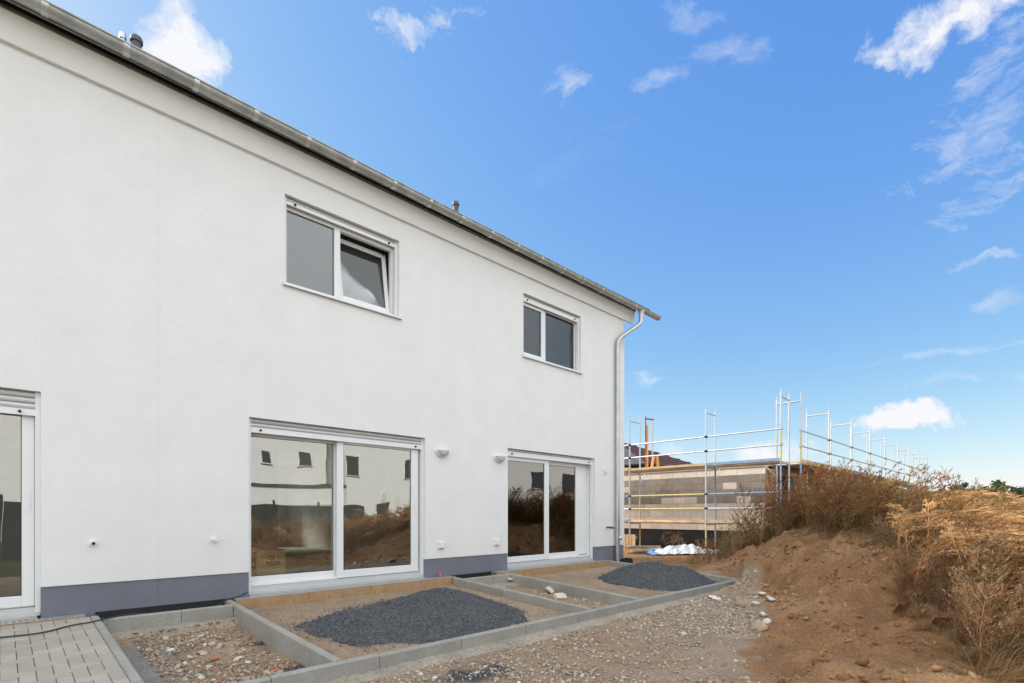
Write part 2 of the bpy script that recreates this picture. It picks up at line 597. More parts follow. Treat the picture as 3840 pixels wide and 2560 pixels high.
def hz(x, y):
    x = np.asarray(x, float)
    y = np.asarray(y, float)
    z = -1.47 + 0.05 * (fbm(x * 0.6, y * 0.6, 1) - 0.5) + 0.02 * (fbm(x * 4, y * 4, 2) - .5)
    z = z + 0.12 * sstep(12, 22, x) * sstep(-12, -2, y)
    b = berm(x, y)
    bm = np.maximum(sstep(0.05, 0.35, b), .55 * sstep(-.1, .5, foot(x) - y) * (x > 1.5) * (y > -9))
    z = z + b + bm * (0.34 * (fbm(x * 1.5, y * 1.5, 7) - .5) - .34 * np.abs(vnoise(x * 2.1, y * 2.6, 9) - .5) - .20 * np.abs(vnoise(x * 4.7, y * 5.3, 10) - .5) - .11 * np.abs(vnoise(x * 10, y * 11, 19) - .5) + .06 * (vnoise(x * 12, y * 12, 29) - .5) + .12)
    # terrace bays
    inn = (y > YO + 0.04) & (x > XP + .04) & (x < XD + .04) & (y < 0.2)
    rough = 0.03 * (fbm(x * 5, y * 5, 4) - .5)
    drop = np.full(x.shape, 0.13)
    b0 = x < XA + .04
    b2 = (x > XB + .04) & (x < XC + .04)
    drop = np.where(b0, 0.235 + .07 * (fbm(x * 2.2, y * 2.2, 5) - .5), drop)
    drop = np.where(b2, 0.19, drop)
    drop = np.where(b0 & (x < XP + .08 + .38 + .12 * fbm(y * 2, y * 0 + 3, 8)), drop - .05, drop)       # haunch beside the paver kerb
    hb = (y > -0.62) & (y < -0.33)
    drop = np.where((b0 | b2) & hb, 0.16, drop)
    drop = np.where((b0 | b2) & (y > -0.33), 0.22, drop)
    z = np.where(inn, kz(y) - drop + rough, z)
    # haunch strip outside the outer kerb
    hw = 0.16 + 0.28 * fbm(x * 1.3, x * 0 + 2.2, 12)
    z = np.where((y < YO + .04) & (y > YO - hw) & (x > XP - .1) & (x < XD + .25), kz(YO) - .125 - .12 * np.clip((YO - y) / .5, 0, 1) + rough * .3, z)
    z = np.where((x <= XP + .04) & (y > -4.6) & (y < .3), -1.45 - .02, z)
    z = np.where((x < 11.7) & (x > -7) & (y > -0.02), -1.75, z)
    return z


def axis(lo, hi, fine_lo, fine_hi, step, grow=1.22):
    a = list(np.arange(fine_lo, fine_hi, step))
    st = step
    p = fine_hi
    while p < hi:
        a.append(p)
        st *= grow
        p += st
    st = step
    p = fine_lo - step
    lo_l = []
    while p > lo:
        lo_l.append(p)
        st *= grow
        p -= st
    return np.array([lo] + lo_l[::-1] + a + [hi])


xs = axis(-700, 1500, 0.5, 14.0, 0.04)
ys = axis(-900, 900, -8.6, 0.0, 0.04)
GX, GY = np.meshgrid(xs, ys)
GZ = hz(GX, GY)
V = np.stack([GX.ravel(), GY.ravel(), GZ.ravel()], 1)
nx, ny = len(xs), len(ys)
ii = (np.arange(ny - 1)[:, None] * nx + np.arange(nx - 1)[None]).ravel()
Q = np.stack([ii, ii + 1, ii + nx + 1, ii + nx], 1)
x, y = V[:, 0], V[:, 1]
sand = np.array((.43, .325, .23))
sand2 = np.array((.36, .252, .16))
soil = np.array((.37, .20, .095))
soil2 = np.array((.27, .135, .06))
haun = np.array((.46, .395, .315))
conc = np.array((.30, .285, .255))
n1 = fbm(x * 1.1, y * 1.1, 21)[:, None]
n2 = fbm(x * 5, y * 5, 22)[:, None]
C = sand * n1 + sand2 * (1 - n1)
bb = berm(x, y)
edge = sstep(-.12, .12, foot(x) - y + .55 * (n2[:, 0] - .5)) * (x > 1.5)
edge = np.maximum(edge, sstep(11.2, 12.0, x) * sstep(-6, -4, y))
edge = np.maximum(edge, sstep(14, 16, x))
edge = np.maximum(edge, sstep(-8.2, -8.8, y) * (x > 2))
n3 = sstep(.45, .7, fbm(x * .9 + 7, y * .9, 24))[:, None]
soil3 = np.array((.44, .265, .145))
sc = soil * n2 + soil2 * (1 - n2)
sc = sc * (1 - .55 * n3) + soil3 * .55 * n3
C = C * (1 - edge[:, None]) + sc * edge[:, None]
hw = 0.16 + 0.28 * fbm(x * 1.3, x * 0 + 2.2, 12)
hm = ((y < YO + .04) & (y > YO - hw) & (x > XP - .1) & (x < XD + .25)).astype(float)
hm = np.maximum(hm, ((y > -.62 - .12 * (n2[:, 0] - .3)) & (y < -.33) & ((x < XA) & (x > XP) | (x > XB) & (x < XC))).astype(float) * .9)
C = C * (1 - hm[:, None]) + haun * hm[:, None]
h2 = ((x > XP) & (x < XP + .08 + .38 + .12 * fbm(y * 2, y * 0 + 3, 8)) & (y < -1.0) & (y > YO)).astype(float)[:, None]
C = C * (1 - h2) + conc * h2
# dark chippings spilled on the ground
for (sx, sy, sr) in ((3.1, -4.12, .30), (1.85, -2.95, .28), (2.12, -2.6, .2), (2.08, -1.5, .14), (9.6, -3.62, .18), (2.5, -3.1, .25)):
    dm = np.clip(1.5 - np.hypot((x - sx), (y - sy) * 1.7) / sr + (n2[:, 0] - .5) * 2.4, 0, 1)[:, None]
    C = C * (1 - dm) + np.array((.075, .08, .088)) * dm
gr = (sstep(-8.9, -9.6, y + (n2[:, 0] - .5)) * (x < 40))[:, None]
C = C * (1 - gr) + np.array((.10, .105, .05)) * gr
far = sstep(30, 70, np.hypot(x, y))[:, None]
C = C * (1 - far) + np.array((.13, .12, .06)) * far
ground = obj('ground', np_mesh('ground', V, Q, C, smooth=True), 'ground')
ground['kind'] = 'structure'

# ------------------------------------------------------------------ stones
ICO = None


def ico():
    t = (1 + 5 ** .5) / 2
    v = np.array([(-1, t, 0), (1, t, 0), (-1, -t, 0), (1, -t, 0), (0, -1, t), (0, 1, t), (0, -1, -t), (0, 1, -t), (t, 0, -1), (t, 0, 1), (-t, 0, -1), (-t, 0, 1)], float)
    v /= np.linalg.norm(v[0])
    f = np.array([(0, 11, 5), (0, 5, 1), (0, 1, 7), (0, 7, 10), (0, 10, 11), (1, 5, 9), (5, 11, 4), (11, 10, 2), (10, 7, 6), (7, 1, 8), (3, 9, 4), (3, 4, 2), (3, 2, 6), (3, 6, 8), (3, 8, 9), (4, 9, 5), (2, 4, 11), (6, 2, 10), (8, 6, 7), (9, 8, 1)])
    return v, f


IV, IF = ico()


def subdiv(v, f):
    v = list(map(tuple, v))
    cache = {}

    def mid(a, b):
        k = (min(a, b), max(a, b))
        if k not in cache:
            m = (np.array(v[a]) + np.array(v[b])) / 2
            v.append(tuple(m / np.linalg.norm(m)))
            cache[k] = len(v) - 1
        return cache[k]
    nf = []
    for a, b, c in f:
        x, y, z = mid(a, b), mid(b, c), mid(c, a)
        nf += [(a, x, z), (b, y, x), (c, z, y), (x, y, z)]
    return np.array(v), np.array(nf)


IV2, IF2 = subdiv(IV, IF)


def rockproto(r, fine=False):
    v, f = (IV2, IF2) if fine else (IV, IF)
    v = v * (1 + r.uniform(-.28, .28, (len(v), 1)))
    for _ in range(6):                       # chop flat facets
        n = r.normal(size=3)
        n /= np.linalg.norm(n)
        d = v @ n - r.uniform(.35, .72)
        v = v - np.clip(d, 0, None)[:, None] * n
    return v, f


ROCKS = [rockproto(rng) for _ in range(14)]
PAL = np.array([(.48, .38, .28), (.42, .32, .225), (.36, .305, .25), (.56, .49, .41), (.31, .275, .24), (.51, .41, .31), (.60, .57, .52), (.17, .17, .175), (.40, .17, .10), (.33, .24, .16)])
PALP = np.array([.22, .22, .15, .07, .11, .12, .02, .015, .018, .08])
PALP /= PALP.sum()


def euler_mats(n, r, flat=0.5):
    a, b, g = r.uniform(0, 6.283, n), r.normal(0, flat, n), r.normal(0, flat, n)
    ca, sa, cb, sb, cg, sg = np.cos(a), np.sin(a), np.cos(b), np.sin(b), np.cos(g), np.sin(g)
    R = np.empty((n, 3, 3))
    R[:, 0, 0] = ca * cb
    R[:, 0, 1] = ca * sb * sg - sa * cg
    R[:, 0, 2] = ca * sb * cg + sa * sg
    R[:, 1, 0] = sa * cb
    R[:, 1, 1] = sa * sb * sg + ca * cg
    R[:, 1, 2] = sa * sb * cg - ca * sg
    R[:, 2, 0] = -sb
    R[:, 2, 1] = cb * sg
    R[:, 2, 2] = cb * cg
    return R


def merge_rocks(P, size, cols, r, flat=(1, .75, .5), protos=ROCKS, sink=.25, tilt=.4):
    n = len(P)
    R = euler_mats(n, r, tilt)
    sc = size[:, None] * np.array(flat)[None] * r.uniform(.7, 1.3, (n, 3))
    k = r.integers(0, len(protos), n)
    Vs, Ts, Cs = [], [], []
    off = 0
    for i, (pv, pf) in enumerate(protos):
        m = np.where(k == i)[0]
        if not len(m):
            continue
        v = pv[None] * sc[m][:, None]
        v = np.einsum('nij,nkj->nki', R[m], v) + P[m][:, None]
        v[:, :, 2] += (size[m] * flat[2] * (1 - 2 * sink))[:, None]
        Vs.append(v.reshape(-1, 3))
        Ts.append((pf[None] + (np.arange(len(m)) * len(pv))[:, None, None]).reshape(-1, 3) + off)
        Cs.append(np.repeat(cols[m], len(pv), 0))
        off += len(m) * len(pv)
    return np.concatenate(Vs), np.concatenate(Ts), np.concatenate(Cs)


def scatter(n, x0, x1, y0, y1, dens=None, r=rng):
    px, py = r.uniform(x0, x1, n), r.uniform(y0, y1, n)
    if dens is not None:
        k = r.uniform(0, 1, n) < dens(px, py)
        px, py = px[k], py[k]
    return px, py


def rubble(px, py, smin, smax, power, name, parent, r=rng, pal=PAL, pp=PALP, tintv=.18, dens=None):
    n = len(px)
    size = smin + (smax - smin) * r.uniform(0, 1, n) ** power
    cols = pal[r.choice(len(pal), n, p=pp)] * r.uniform(1 - tintv, 1 + tintv, (n, 1))
    P = np.stack([px, py, hz(px, py)], 1)
    Vv, Tt, Cc = merge_rocks(P, size, cols, r, (1.15, .75, .5) if name == 'soil_clods' else (1, .75, .5), sink=.36 if name == 'soil_clods' else .25, tilt=.6 if name == 'soil_clods' else .4)
    o = obj(name, np_mesh(name, Vv, Tt, Cc), 'stone', parent)
    o['kind'] = 'stuff'
    return o


def d_out(px, py):
    f = fbm(px * 1.1, py * 1.1, 31)
    d = sstep(.30, .62, f) * .85 + .15
    d = d * sstep(.10, -.25, foot(px) - py)
    d = d * np.where(py > YO - (.2 + .3 * fbm(px * 1.3, px * 0 + 2.2, 12)), .04, 1)
    return d


px, py = scatter(46000, .6, 12.2, -7.2, -3.4, d_out)
rubble(px, py, .006, .034, 2.0, 'rubble', ground)
px, py = scatter(3600, XP + .3, XA - .05, -3.2, -.6, lambda a, b: sstep(.25, .5, fbm(a * 1.2 + 5, b * 1.2, 33)) * sstep(2.3, 1.7, a + .25 * (b + 1.8)) + .08)
rubble(px, py, .01, .036, 1.5, 'rubble', ground, tintv=.2, pal=PAL * np.array((.86, .80, .74)))
px, py = scatter(1500, XB + .12, XC - .02, -3.2, -.7, lambda a, b: sstep(-.6, -1.6, b) * .7 + .1)
rubble(px, py, .008, .03, 1.6, 'rubble', ground)
px, py = scatter(3800, XA + .1, XB - .02, -3.25, -.15, lambda a, b: .12 + .5 * sstep(-.55, -.2, b) + .5 * sstep(.55, .7, fbm(a * 2, b * 2, 35)))
rubble(px, py, .004, .015, 2, 'rubble', ground)
px, py = scatter(3800, XC + .1, XD - .02, -3.25, -.15, lambda a, b: .12 + .5 * sstep(-.55, -.2, b) + .5 * sstep(.5, .7, fbm(a * 2, b * 2, 36)))
rubble(px, py, .004, .016, 2, 'rubble', ground)
SP = np.array([(.36, .19, .09), (.29, .145, .065), (.40, .225, .11), (.23, .115, .052), (.42, .30, .19)])
px, py = scatter(46000, 3, 20, -9, 0, lambda a, b: sstep(0, .3, foot(a) - b) * (.25 + .75 * sstep(.35, .6, fbm(a * 1.3, b * 1.3, 37))) * np.where(a > 13, .35, 1))
cl = rubble(px, py, .005, .075, 10.0, 'soil_clods', ground, pal=SP, pp=np.array([.40, .36, .13, .10, .01]))
# larger stones one can pick out, each an object
protos = []
for i in range(14):
    pv, pf = rockproto(rng, True)
    col = PAL[(0, 3, 5, 6, 1, 2, 8, 0, 3, 4, 5, 9, 7, 6)[i]] * rng.uniform(.85, 1.1)
    me = np_mesh('stone', pv * np.array((1, .75, .5)), pf, np.repeat(col[None], len(pv), 0))
    me.materials.append(MATS['stone'])
    protos.append(me)


def stone(xx, yy, size, k=None, sink=.3, rz=None):
    o = bpy.data.objects.new('stone', protos[int(rng.integers(0, 14)) if k is None else k])
    COL.objects.link(o)
    o.parent = ground
    s = size * rng.uniform(.8, 1.2)
    o.scale = (s, s * rng.uniform(.8, 1.2), s * rng.uniform(.8, 1.15))
    o.rotation_euler = (rng.normal(0, .25), rng.normal(0, .25), rng.uniform(0, 6.28) if rz is None else rz)
    o.location = (xx, yy, float(hz(xx, yy)) + size * .5 * (1 - 2 * sink))
    return o


px, py = scatter(400, 1.0, 10.8, -6.6, -3.6, d_out)
for a, b in list(zip(px, py))[:110]:
    stone(a, b, rng.uniform(.028, .05))
for k in range(75):
    a, b = rng.uniform(XP + .45, XA - .25), rng.uniform(-2.9, -.75)
    if a + .25 * (b + 1.8) < 2.0:
        stone(a, b, rng.uniform(.03, .055))
for k in range(20):
    stone(rng.uniform(XB + .2, XC - .1), rng.uniform(-3, -1.2), rng.uniform(.03, .045))
for (qx, qy, sz, k) in ((2862, 2325, .075, 3), (2830, 2295, .09, 3), (2790, 2290, .16, 11), (2850, 2370, .15, 4), (2880, 2275, .085, 2), (2895, 2282, .09, 3), (2905, 2250, .05, 6), (2860, 2262, .08, 3), (2835, 2268, .06, 2), (2875, 2345, .07, 13), (2870, 2240, .07, 4)):
    p = at_z(qx, qy, -1.43)
    stone(p[0], p[1], sz, k, sink=.2)

# ------------------------------------------------------------------ the terrace house
house = thing('row_house', 'white rendered terraced house with grey plinth, zinc gutter and sliding terrace doors', 'house', (0, 0, -1.45))
HB = Vector((0, 0, 1.45))


def hp(mb, name, mat, parent=None, **k):
    o = mb.build(name, mat, parent or house, **k)
    if parent is None:
        o.location = HB
    return o


WX0, WX1 = -6.0, 11.69
ZS, ZP, ZB = 5.012, -0.814, -1.6
ZL = 1.349
DOORS = [(-2.65, .325), (2.485, 5.437), (7.475, 10.416)]
WINS = [(2.975, 4.90), (7.935, 9.875)]
WZ0, WZ1 = 3.345, 4.653
ops = [(a, b, ZP, ZL) for a, b in DOORS] + [(a, b, WZ0, WZ1) for a, b in WINS]
xb = sorted({WX0, WX1} | {v for o in ops for v in o[:2]})
zb = sorted({ZP, ZS} | {v for o in ops for v in o[2:]})
mb = MB()
for i in range(len(xb) - 1):
    for j in range(len(zb) - 1):
        cx, cz = (xb[i] + xb[i + 1]) / 2, (zb[j] + zb[j + 1]) / 2
        if any(o[0] < cx < o[1] and o[2] < cz < o[3] for o in ops):
            continue
        a, b, e, f = xb[i], xb[i + 1], zb[j], zb[j + 1]
        for yy, fl in ((0, 0), (.36, 1)):
            q = [(a, yy, e), (b, yy, e), (b, yy, f), (a, yy, f)]
            mb.add(q[::-1] if fl else q, [(0, 1, 2, 3)])
for a, b, e, f in ops:
    mb.add([(a, 0, e), (a, .36, e), (a, .36, f), (a, 0, f)], [(0, 1, 2, 3)])
    mb.add([(b, 0, e), (b, 0, f), (b, .36, f), (b, .36, e)], [(0, 1, 2, 3)])
    mb.add([(a, 0, f), (a, .36, f), (b, .36, f), (b, 0, f)], [(0, 1, 2, 3)])
    if e > 0:
        mb.add([(a, 0, e), (b, 0, e), (b, .36, e), (a, .36, e)], [(0, 1, 2, 3)])
px0 = WX0
for a, b in DOORS + [(WX1, None)]:
    mb.add([(px0, 0, ZP), (px0, .03, ZP), (a, .03, ZP), (a, 0, ZP)], [(0, 1, 2, 3)])
    px0 = b
mb.box(WX1 - .36, WX1, .36, 9, ZP, ZS + .6)
bx = [WX0, -4.2, -.6, 2.2, 5.6, 7.3, 10.8, WX1]  # unseen rear openings, added to let daylight into the rooms
for i in range(7):
    if i % 2 == 0:
        mb.box(bx[i], bx[i + 1], 9, 9.3, ZB, ZS + .6)
    else:
        mb.box(bx[i], bx[i + 1], 9, 9.3, ZB, .1)
        mb.box(bx[i], bx[i + 1], 9, 9.3, 1.35, ZS + .6)
mb.box(WX0, WX0 + .3, .36, 9, ZB, ZS + .6)
mb.add([(WX1, 0, ZP), (WX1, .36, ZP), (WX1, .36, ZS + .3), (WX1, 0, ZS + .3)], [(0, 1, 2, 3)])
hp(mb, 'wall', 'render')
mb = MB()
px0 = WX0
for a, b in DOORS + [(WX1 - .012, None)]:
    hp(MB().box(px0, a, .014, .34, ZB, ZP - .001), 'plinth', 'plinth')
    px0 = b
hp(MB().box(WX1 - .3, WX1 - .014, .341, 9, ZB, ZP - .001), 'plinth', 'plinth')
mb = MB()
mb.prism([(0.003, ZS), (-.05, ZS - .0), (-.118, ZS + .289), (-.115, ZS + .31), (0.003, ZS + .31)], 0, WX0, WX1 + .34)  # small ledge at the lower edge added to cast a shadow line
mb.box(WX0, WX1 + .33, .004, 9.6, ZS + .311, ZS + .33)
hp(mb, 'soffit', 'soffit')
# fine vertical joint between the two houses
hp(MB().box(1.4145, 1.4185, -.0015, .002, ZP, ZS), 'expansion_joint', 'joint_seal')
hp(MB().box(1.413, 1.420, .010, .015, ZB + .2, ZP - .002), 'expansion_joint', 'plinth')
# fascia strip, painted shade in the eave gap, roof
hp(MB().box(WX0, WX1 + .33, -.138, -.1155, ZS + .285, ZS + .318), 'fascia_strip', 'fascia_wood')
hp(MB().box(WX0, WX1 + .33, -.134, -.117, ZS + .319, ZS + .42).box(WX0, WX1 + .32, -.295, -.135, ZS + .365, ZS + .375), 'eave_gap_shade', 'dark_void')  # near-black sheets paint the shade in the gap behind the gutter
p30 = math.tan(math.radians(30))
mb = MB()
e0, e1 = -.31, 4.6
mb.prism([(e0, ZS + .405), (e1, ZS + .40 + p30 * (e1 - e0)), (9.9, ZS + .3), (9.9, ZS + .24), (e1, ZS + .30 + p30 * (e1 - e0)), (e0, ZS + .385)], 0, WX0, WX1 + .75)
mb.prism([(.37, ZS + .3), (9.0, ZS + .3), (9.0, ZS + .31), (e1, ZS + .2 + p30 * (e1 - e0)), (.37, ZS + .45)], 0, WX1 - .3, WX1)
roof = hp(mb, 'roof', 'roof_tile')
# vent pipes (stand on the roof)


def vent(xx, yy, ztop, r, mat='vent'):
    zr = ZS + .33 + p30 * (yy - e0)
    pts = [(r, zr - .1), (r, ztop - .10), (r * 1.28, ztop - .09), (r * 1.3, ztop - .05), (r * 1.05, ztop - .01), (r * .6, ztop)]
    m = MB().path([(xx, yy, z) for _, z in pts], [q for q, _ in pts], 16)
    return m.build('vent_pipe', mat, roof, smooth=True)


vent(1.425, 1.5, 6.93, .062)
vent(1.28, 1.62, 6.97, .035, 'vent_steel')
vent(7.30, 1.5, 6.95, .062)
# gutter: half round, falling gently to its outlet
GY0, GR = -.335, .080


def gz(xx):
    return 5.376 - .0064 * xx


def gutter_arc(r, a0=math.pi, a1=2 * math.pi, n=14):
    return [(GY0 + r * math.cos(a0 + (a1 - a0) * k / n), r * math.sin(a0 + (a1 - a0) * k / n)) for k in range(n + 1)]


def trough_piece(xa, xe, r, th=.004, lip=True):
    sec = gutter_arc(r) + gutter_arc(r - th)[::-1]
    m = MB()
    n = len(sec)
    vs = [(xx, yy, zz + gz(xx)) for xx in (xa, xe) for yy, zz in sec]
    m.add(vs, [tuple(range(n))[::-1], tuple(range(n, 2 * n))] + [(i, (i + 1) % n, n + (i + 1) % n, n + i) for i in range(n)])
    if lip:
        m.path([(xx, GY0 - r - .006, gz(xx) + .003) for xx in (xa, xe)], .011, 8)
        m.box(xa, xe, GY0 + r - .004, GY0 + r, gz(xe), gz(xe) + .03)
    return m


GXE = at_y(2468, 1190, GY0)[0]
gut = hp(trough_piece(WX0, GXE, GR), 'gutter', 'zinc', smooth=True)
mb = trough_piece(GXE - .004, GXE + .012, GR, .075, False)
mb.build('gutter_end_cap', 'zinc', gut)
gx = -5.33
xo_ = at_y(2404, 1180, GY0)[0]
while gx < xo_ - .15:
    trough_piece(gx, gx + .06, GR + .009, .009, False).build('gutter_bracket', 'zinc_band', gut, smooth=True)
    gx += .705
# downpipe
xo, xw = at_y(2404, 1180, GY0)[0], 11.275
yo, yw = GY0, -.075


def bend(p, q, r, n=6):
    return [tuple(Vector(p).lerp(Vector(q), t / n)) for t in range(n + 1)]


def smoothpath(pts, it=3):
    pts = [Vector(p) for p in pts]
    for _ in range(it):
        q = [pts[0]]
        for a, b in zip(pts[:-1], pts[1:]):
            q += [a.lerp(b, .25), a.lerp(b, .75)]
        pts = q + [pts[-1]]
    return pts


path = smoothpath([(xo, yo, 5.16), (xo, yo, 4.99), (xo - .03, yo + .02, 4.90), (xw + .02, yw - .02, 4.44), (xw, yw, 4.32), (xw, yw, 4.1)], 3)
dp = hp(MB().path(path + [Vector((xw, yw, -.10))], .052, 16), 'downpipe', 'zinc_pipe', smooth=True)
MB().path([(xo, yo, gz(xo) - .055), (xo, yo, gz(xo) - .10), (xo, yo, 5.10), (xo, yo, 5.07)], [.085, .075, .058, .057], 16).build('outlet_funnel', 'zinc_band', dp, smooth=True)
MB().path([(xw, yw, -.08), (xw, yw, -.12), (xw, yw, -1.32)], [.060, .060, .060], 16).build('stand_pipe', 'zinc_pipe', dp, smooth=True)
for z in (4.07, 1.87, .02, -.12, -.50, -.92):
    r = .058 if z > 0 else .067
    m = MB().path([(xw, yw, z - .014), (xw, yw, z + .014)], r, 16)
    if z in (4.07, 1.87, .02):
        m.box(xw - .085, xw - .05, yw - .01, yw + .01, z - .008, z + .008)
        m.box(xw - .02, xw + .02, yw, 0.004, z - .008, z + .008)
    m.build('pipe_clamp', 'zinc_band', dp, smooth=True)
MB().path([(xw + .02, yw - .03, -.62), (xw + .06, yw - .075, -.62)], [.052, .052], 16).path([(xw + .06, yw - .075, -.62), (xw + .068, yw - .085, -.62)], [.062, .058], 16).build('cleanout_cap', 'zinc_band', dp, smooth=True)
# rooms behind the glass
FZ = -0.985
mb = MB()
mb.box(WX0 + .3, WX1 - .36, .20, 9, FZ - .2, FZ)
hp(mb, 'room_floor', 'inner_floor')
mb = MB()
mb.box(WX0 + .3, WX1 - .36, .361, 9, 1.50, 1.75)
for xx in (1.30, 6.45):
    mb.box(xx, xx + .24, .361, 9, FZ, ZS + .3)
mb.box(WX0 + .3, WX1 - .36, 5.5, 5.65, 1.75, ZS)
mb.box(WX0 + .3, .4, 5.5, 5.65, FZ, 1.5)
mb.box(3.6, 4.9, 5.5, 5.65, FZ, 1.5)
mb.box(9.2, WX1 - .36, 5.5, 5.65, FZ, 1.5)
mb.box(WX0 + .3, WX1 - .36, .362, 9, ZS + .021, ZS + .1)
hp(mb, 'room_wall', 'inner_wall')


def pane(name, x0, x1, yy, z0, z1, parent, mat='glass'):
    m = MB().box(x0 + .004, x1 - .004, yy, yy + .006, z0 + .004, z1 - .004)
    o = m.build(name, mat, parent)
    g = MB()
    for (a, b, e, f) in ((x0, x0 + .007, z0, z1), (x1 - .007, x1, z0, z1), (x0 + .007, x1 - .007, z0, z0 + .007), (x0 + .007, x1 - .007, z1 - .007, z1)):
        g.box(a, b, yy - .004, yy - .001, e, f)
    g.build('glazing_gasket', 'gasket', parent)
    return o


def ring(m, x0, x1, z0, z1, wl, wr, wb, wt, y0, y1):
    m.box(x0, x0 + wl, y0, y1, z0, z1)
    m.box(x1 - wr, x1, y0, y1, z0, z1)
    m.box(x0 + wl, x1 - wr, y0, y1, z0, z0 + wb)
    m.box(x0 + wl, x1 - wr, y0, y1, z1 - wt, z1)
    return m


def shutter(x0, x1, ztop, zslat, zrail, parent, nsl, brand=False):
    w = .045
    for (a, b) in ((x0, x0 + w), (x1 - w, x1)):
        MB().box(a, b, .055, .115, zrail - .02 if False else (WZ0 if zrail > 3 else -1.12), ztop).build('shutter_guide', 'alu_white', parent)
    h = (ztop - zslat) / nsl
    prof = [(.076 - .014 * math.sin(math.pi * k / 6), zslat + h * .06 + h * .88 * k / 6) for k in range(7)] + [(.088, zslat + h * .94), (.088, zslat + h * .06)]
    m = MB().prism(prof, 0, x0 + w, x1 - w)
    first = m.build('shutter_slat', 'alu', parent, smooth=True)
    for k in range(1, nsl):
        dup(first, parent, (0, 0, k * h))
    MB().box(x0 + w, x1 - w, .058, .092, zrail, zslat - .003).build('shutter_end_rail', 'alu_white', parent)
    zz = (zrail + zslat) / 2
    for xx in (x0 + .17, x1 - .17):
        MB().path([(xx, .058, zz), (xx, .030, zz)], [.016, .013], 10).build('shutter_stop', 'gasket', parent, smooth=True)


def sliding_door(x0, x1, front, split, zslat, zrail, nsl, gap=.075, stile=.145):
    """front: which leaf stands proud ('L' or 'R'); split: meeting line"""
    z0, z1 = -1.035, 1.20
    m = MB()
    ring(m, x0 + .002, x1 - .002, z0, ZL - .05, .05, .05, .035, .10, .13, .30)
    fr = hp(m, 'sliding_door', 'pvc', bevel=.003)
    # front leaf
    if front == 'R':
        a, b = split - .02, x1 - gap
        f0, f1 = x0 + .035, split + .02
    else:
        a, b = x0 + .035, split + .03
        f0, f1 = split + .0, x1 - .38
    lm = ring(MB(), a, b, z0 + .012, 1.205, .105 if front == 'R' else .07, stile, .118, .09, .112, .175)
    leaf = lm.build('door_leaf', 'pvc', fr, bevel=.004)
    pane('pane', a + (.105 if front == 'R' else .07), b - stile, .135, z0 + .13, 1.115, leaf)
    lm = ring(MB(), f0, f1, z0 + .012, 1.20, .03 if front == 'R' else .04, .06 if front == 'R' else .115, .118, .09, .19, .25)
    leaf2 = lm.build('door_leaf', 'pvc', fr, bevel=.004)
    pane('pane', f0 + (.03 if front == 'R' else .04), f1 - (.06 if front == 'R' else .115), .212, z0 + .13, 1.11, leaf2)
    if front == 'L':
        MB().box(f1 + .004, x1 - .054, .20, .24, z0 + .02, 1.2).build('jamb_panel', 'pvc', fr)
    # handle plate
    hx = b - .06
    MB().box(hx - .02, hx + .02, .105, .113, .03, .25).build('handle_plate', 'alu_white', fr, bevel=.002)
    # threshold profile
    MB().box(x0 + .004, x1 - .004, .075, .30, -1.131, z0 - .004).box(x0 + .004, x1 - .004, .05, .074, -1.131, -1.09).build('threshold', 'alu', fr)
    shutter(x0, x1, ZL - .004, zslat, zrail, fr, nsl)
    # stone sill slabs in front of the threshold
    k = 0
    xx = x0 + .006
    while xx < x1 - .05:
        w = min(.98, x1 - .006 - xx)
        MB().box(xx + .002, xx + w - .002, -.004, .16, -1.2, -1.132, .003).build('sill_slab', 'sill_stone', fr)
        xx += w
    return fr


sliding_door(*DOORS[0], 'R', -1.2, 1.155, 1.082, 3, .048, .105)
sliding_door(*DOORS[1], 'R', 3.855, 1.224, 1.146, 2)
sliding_door(*DOORS[2], 'L', 8.84, 1.296, 1.196, 1)


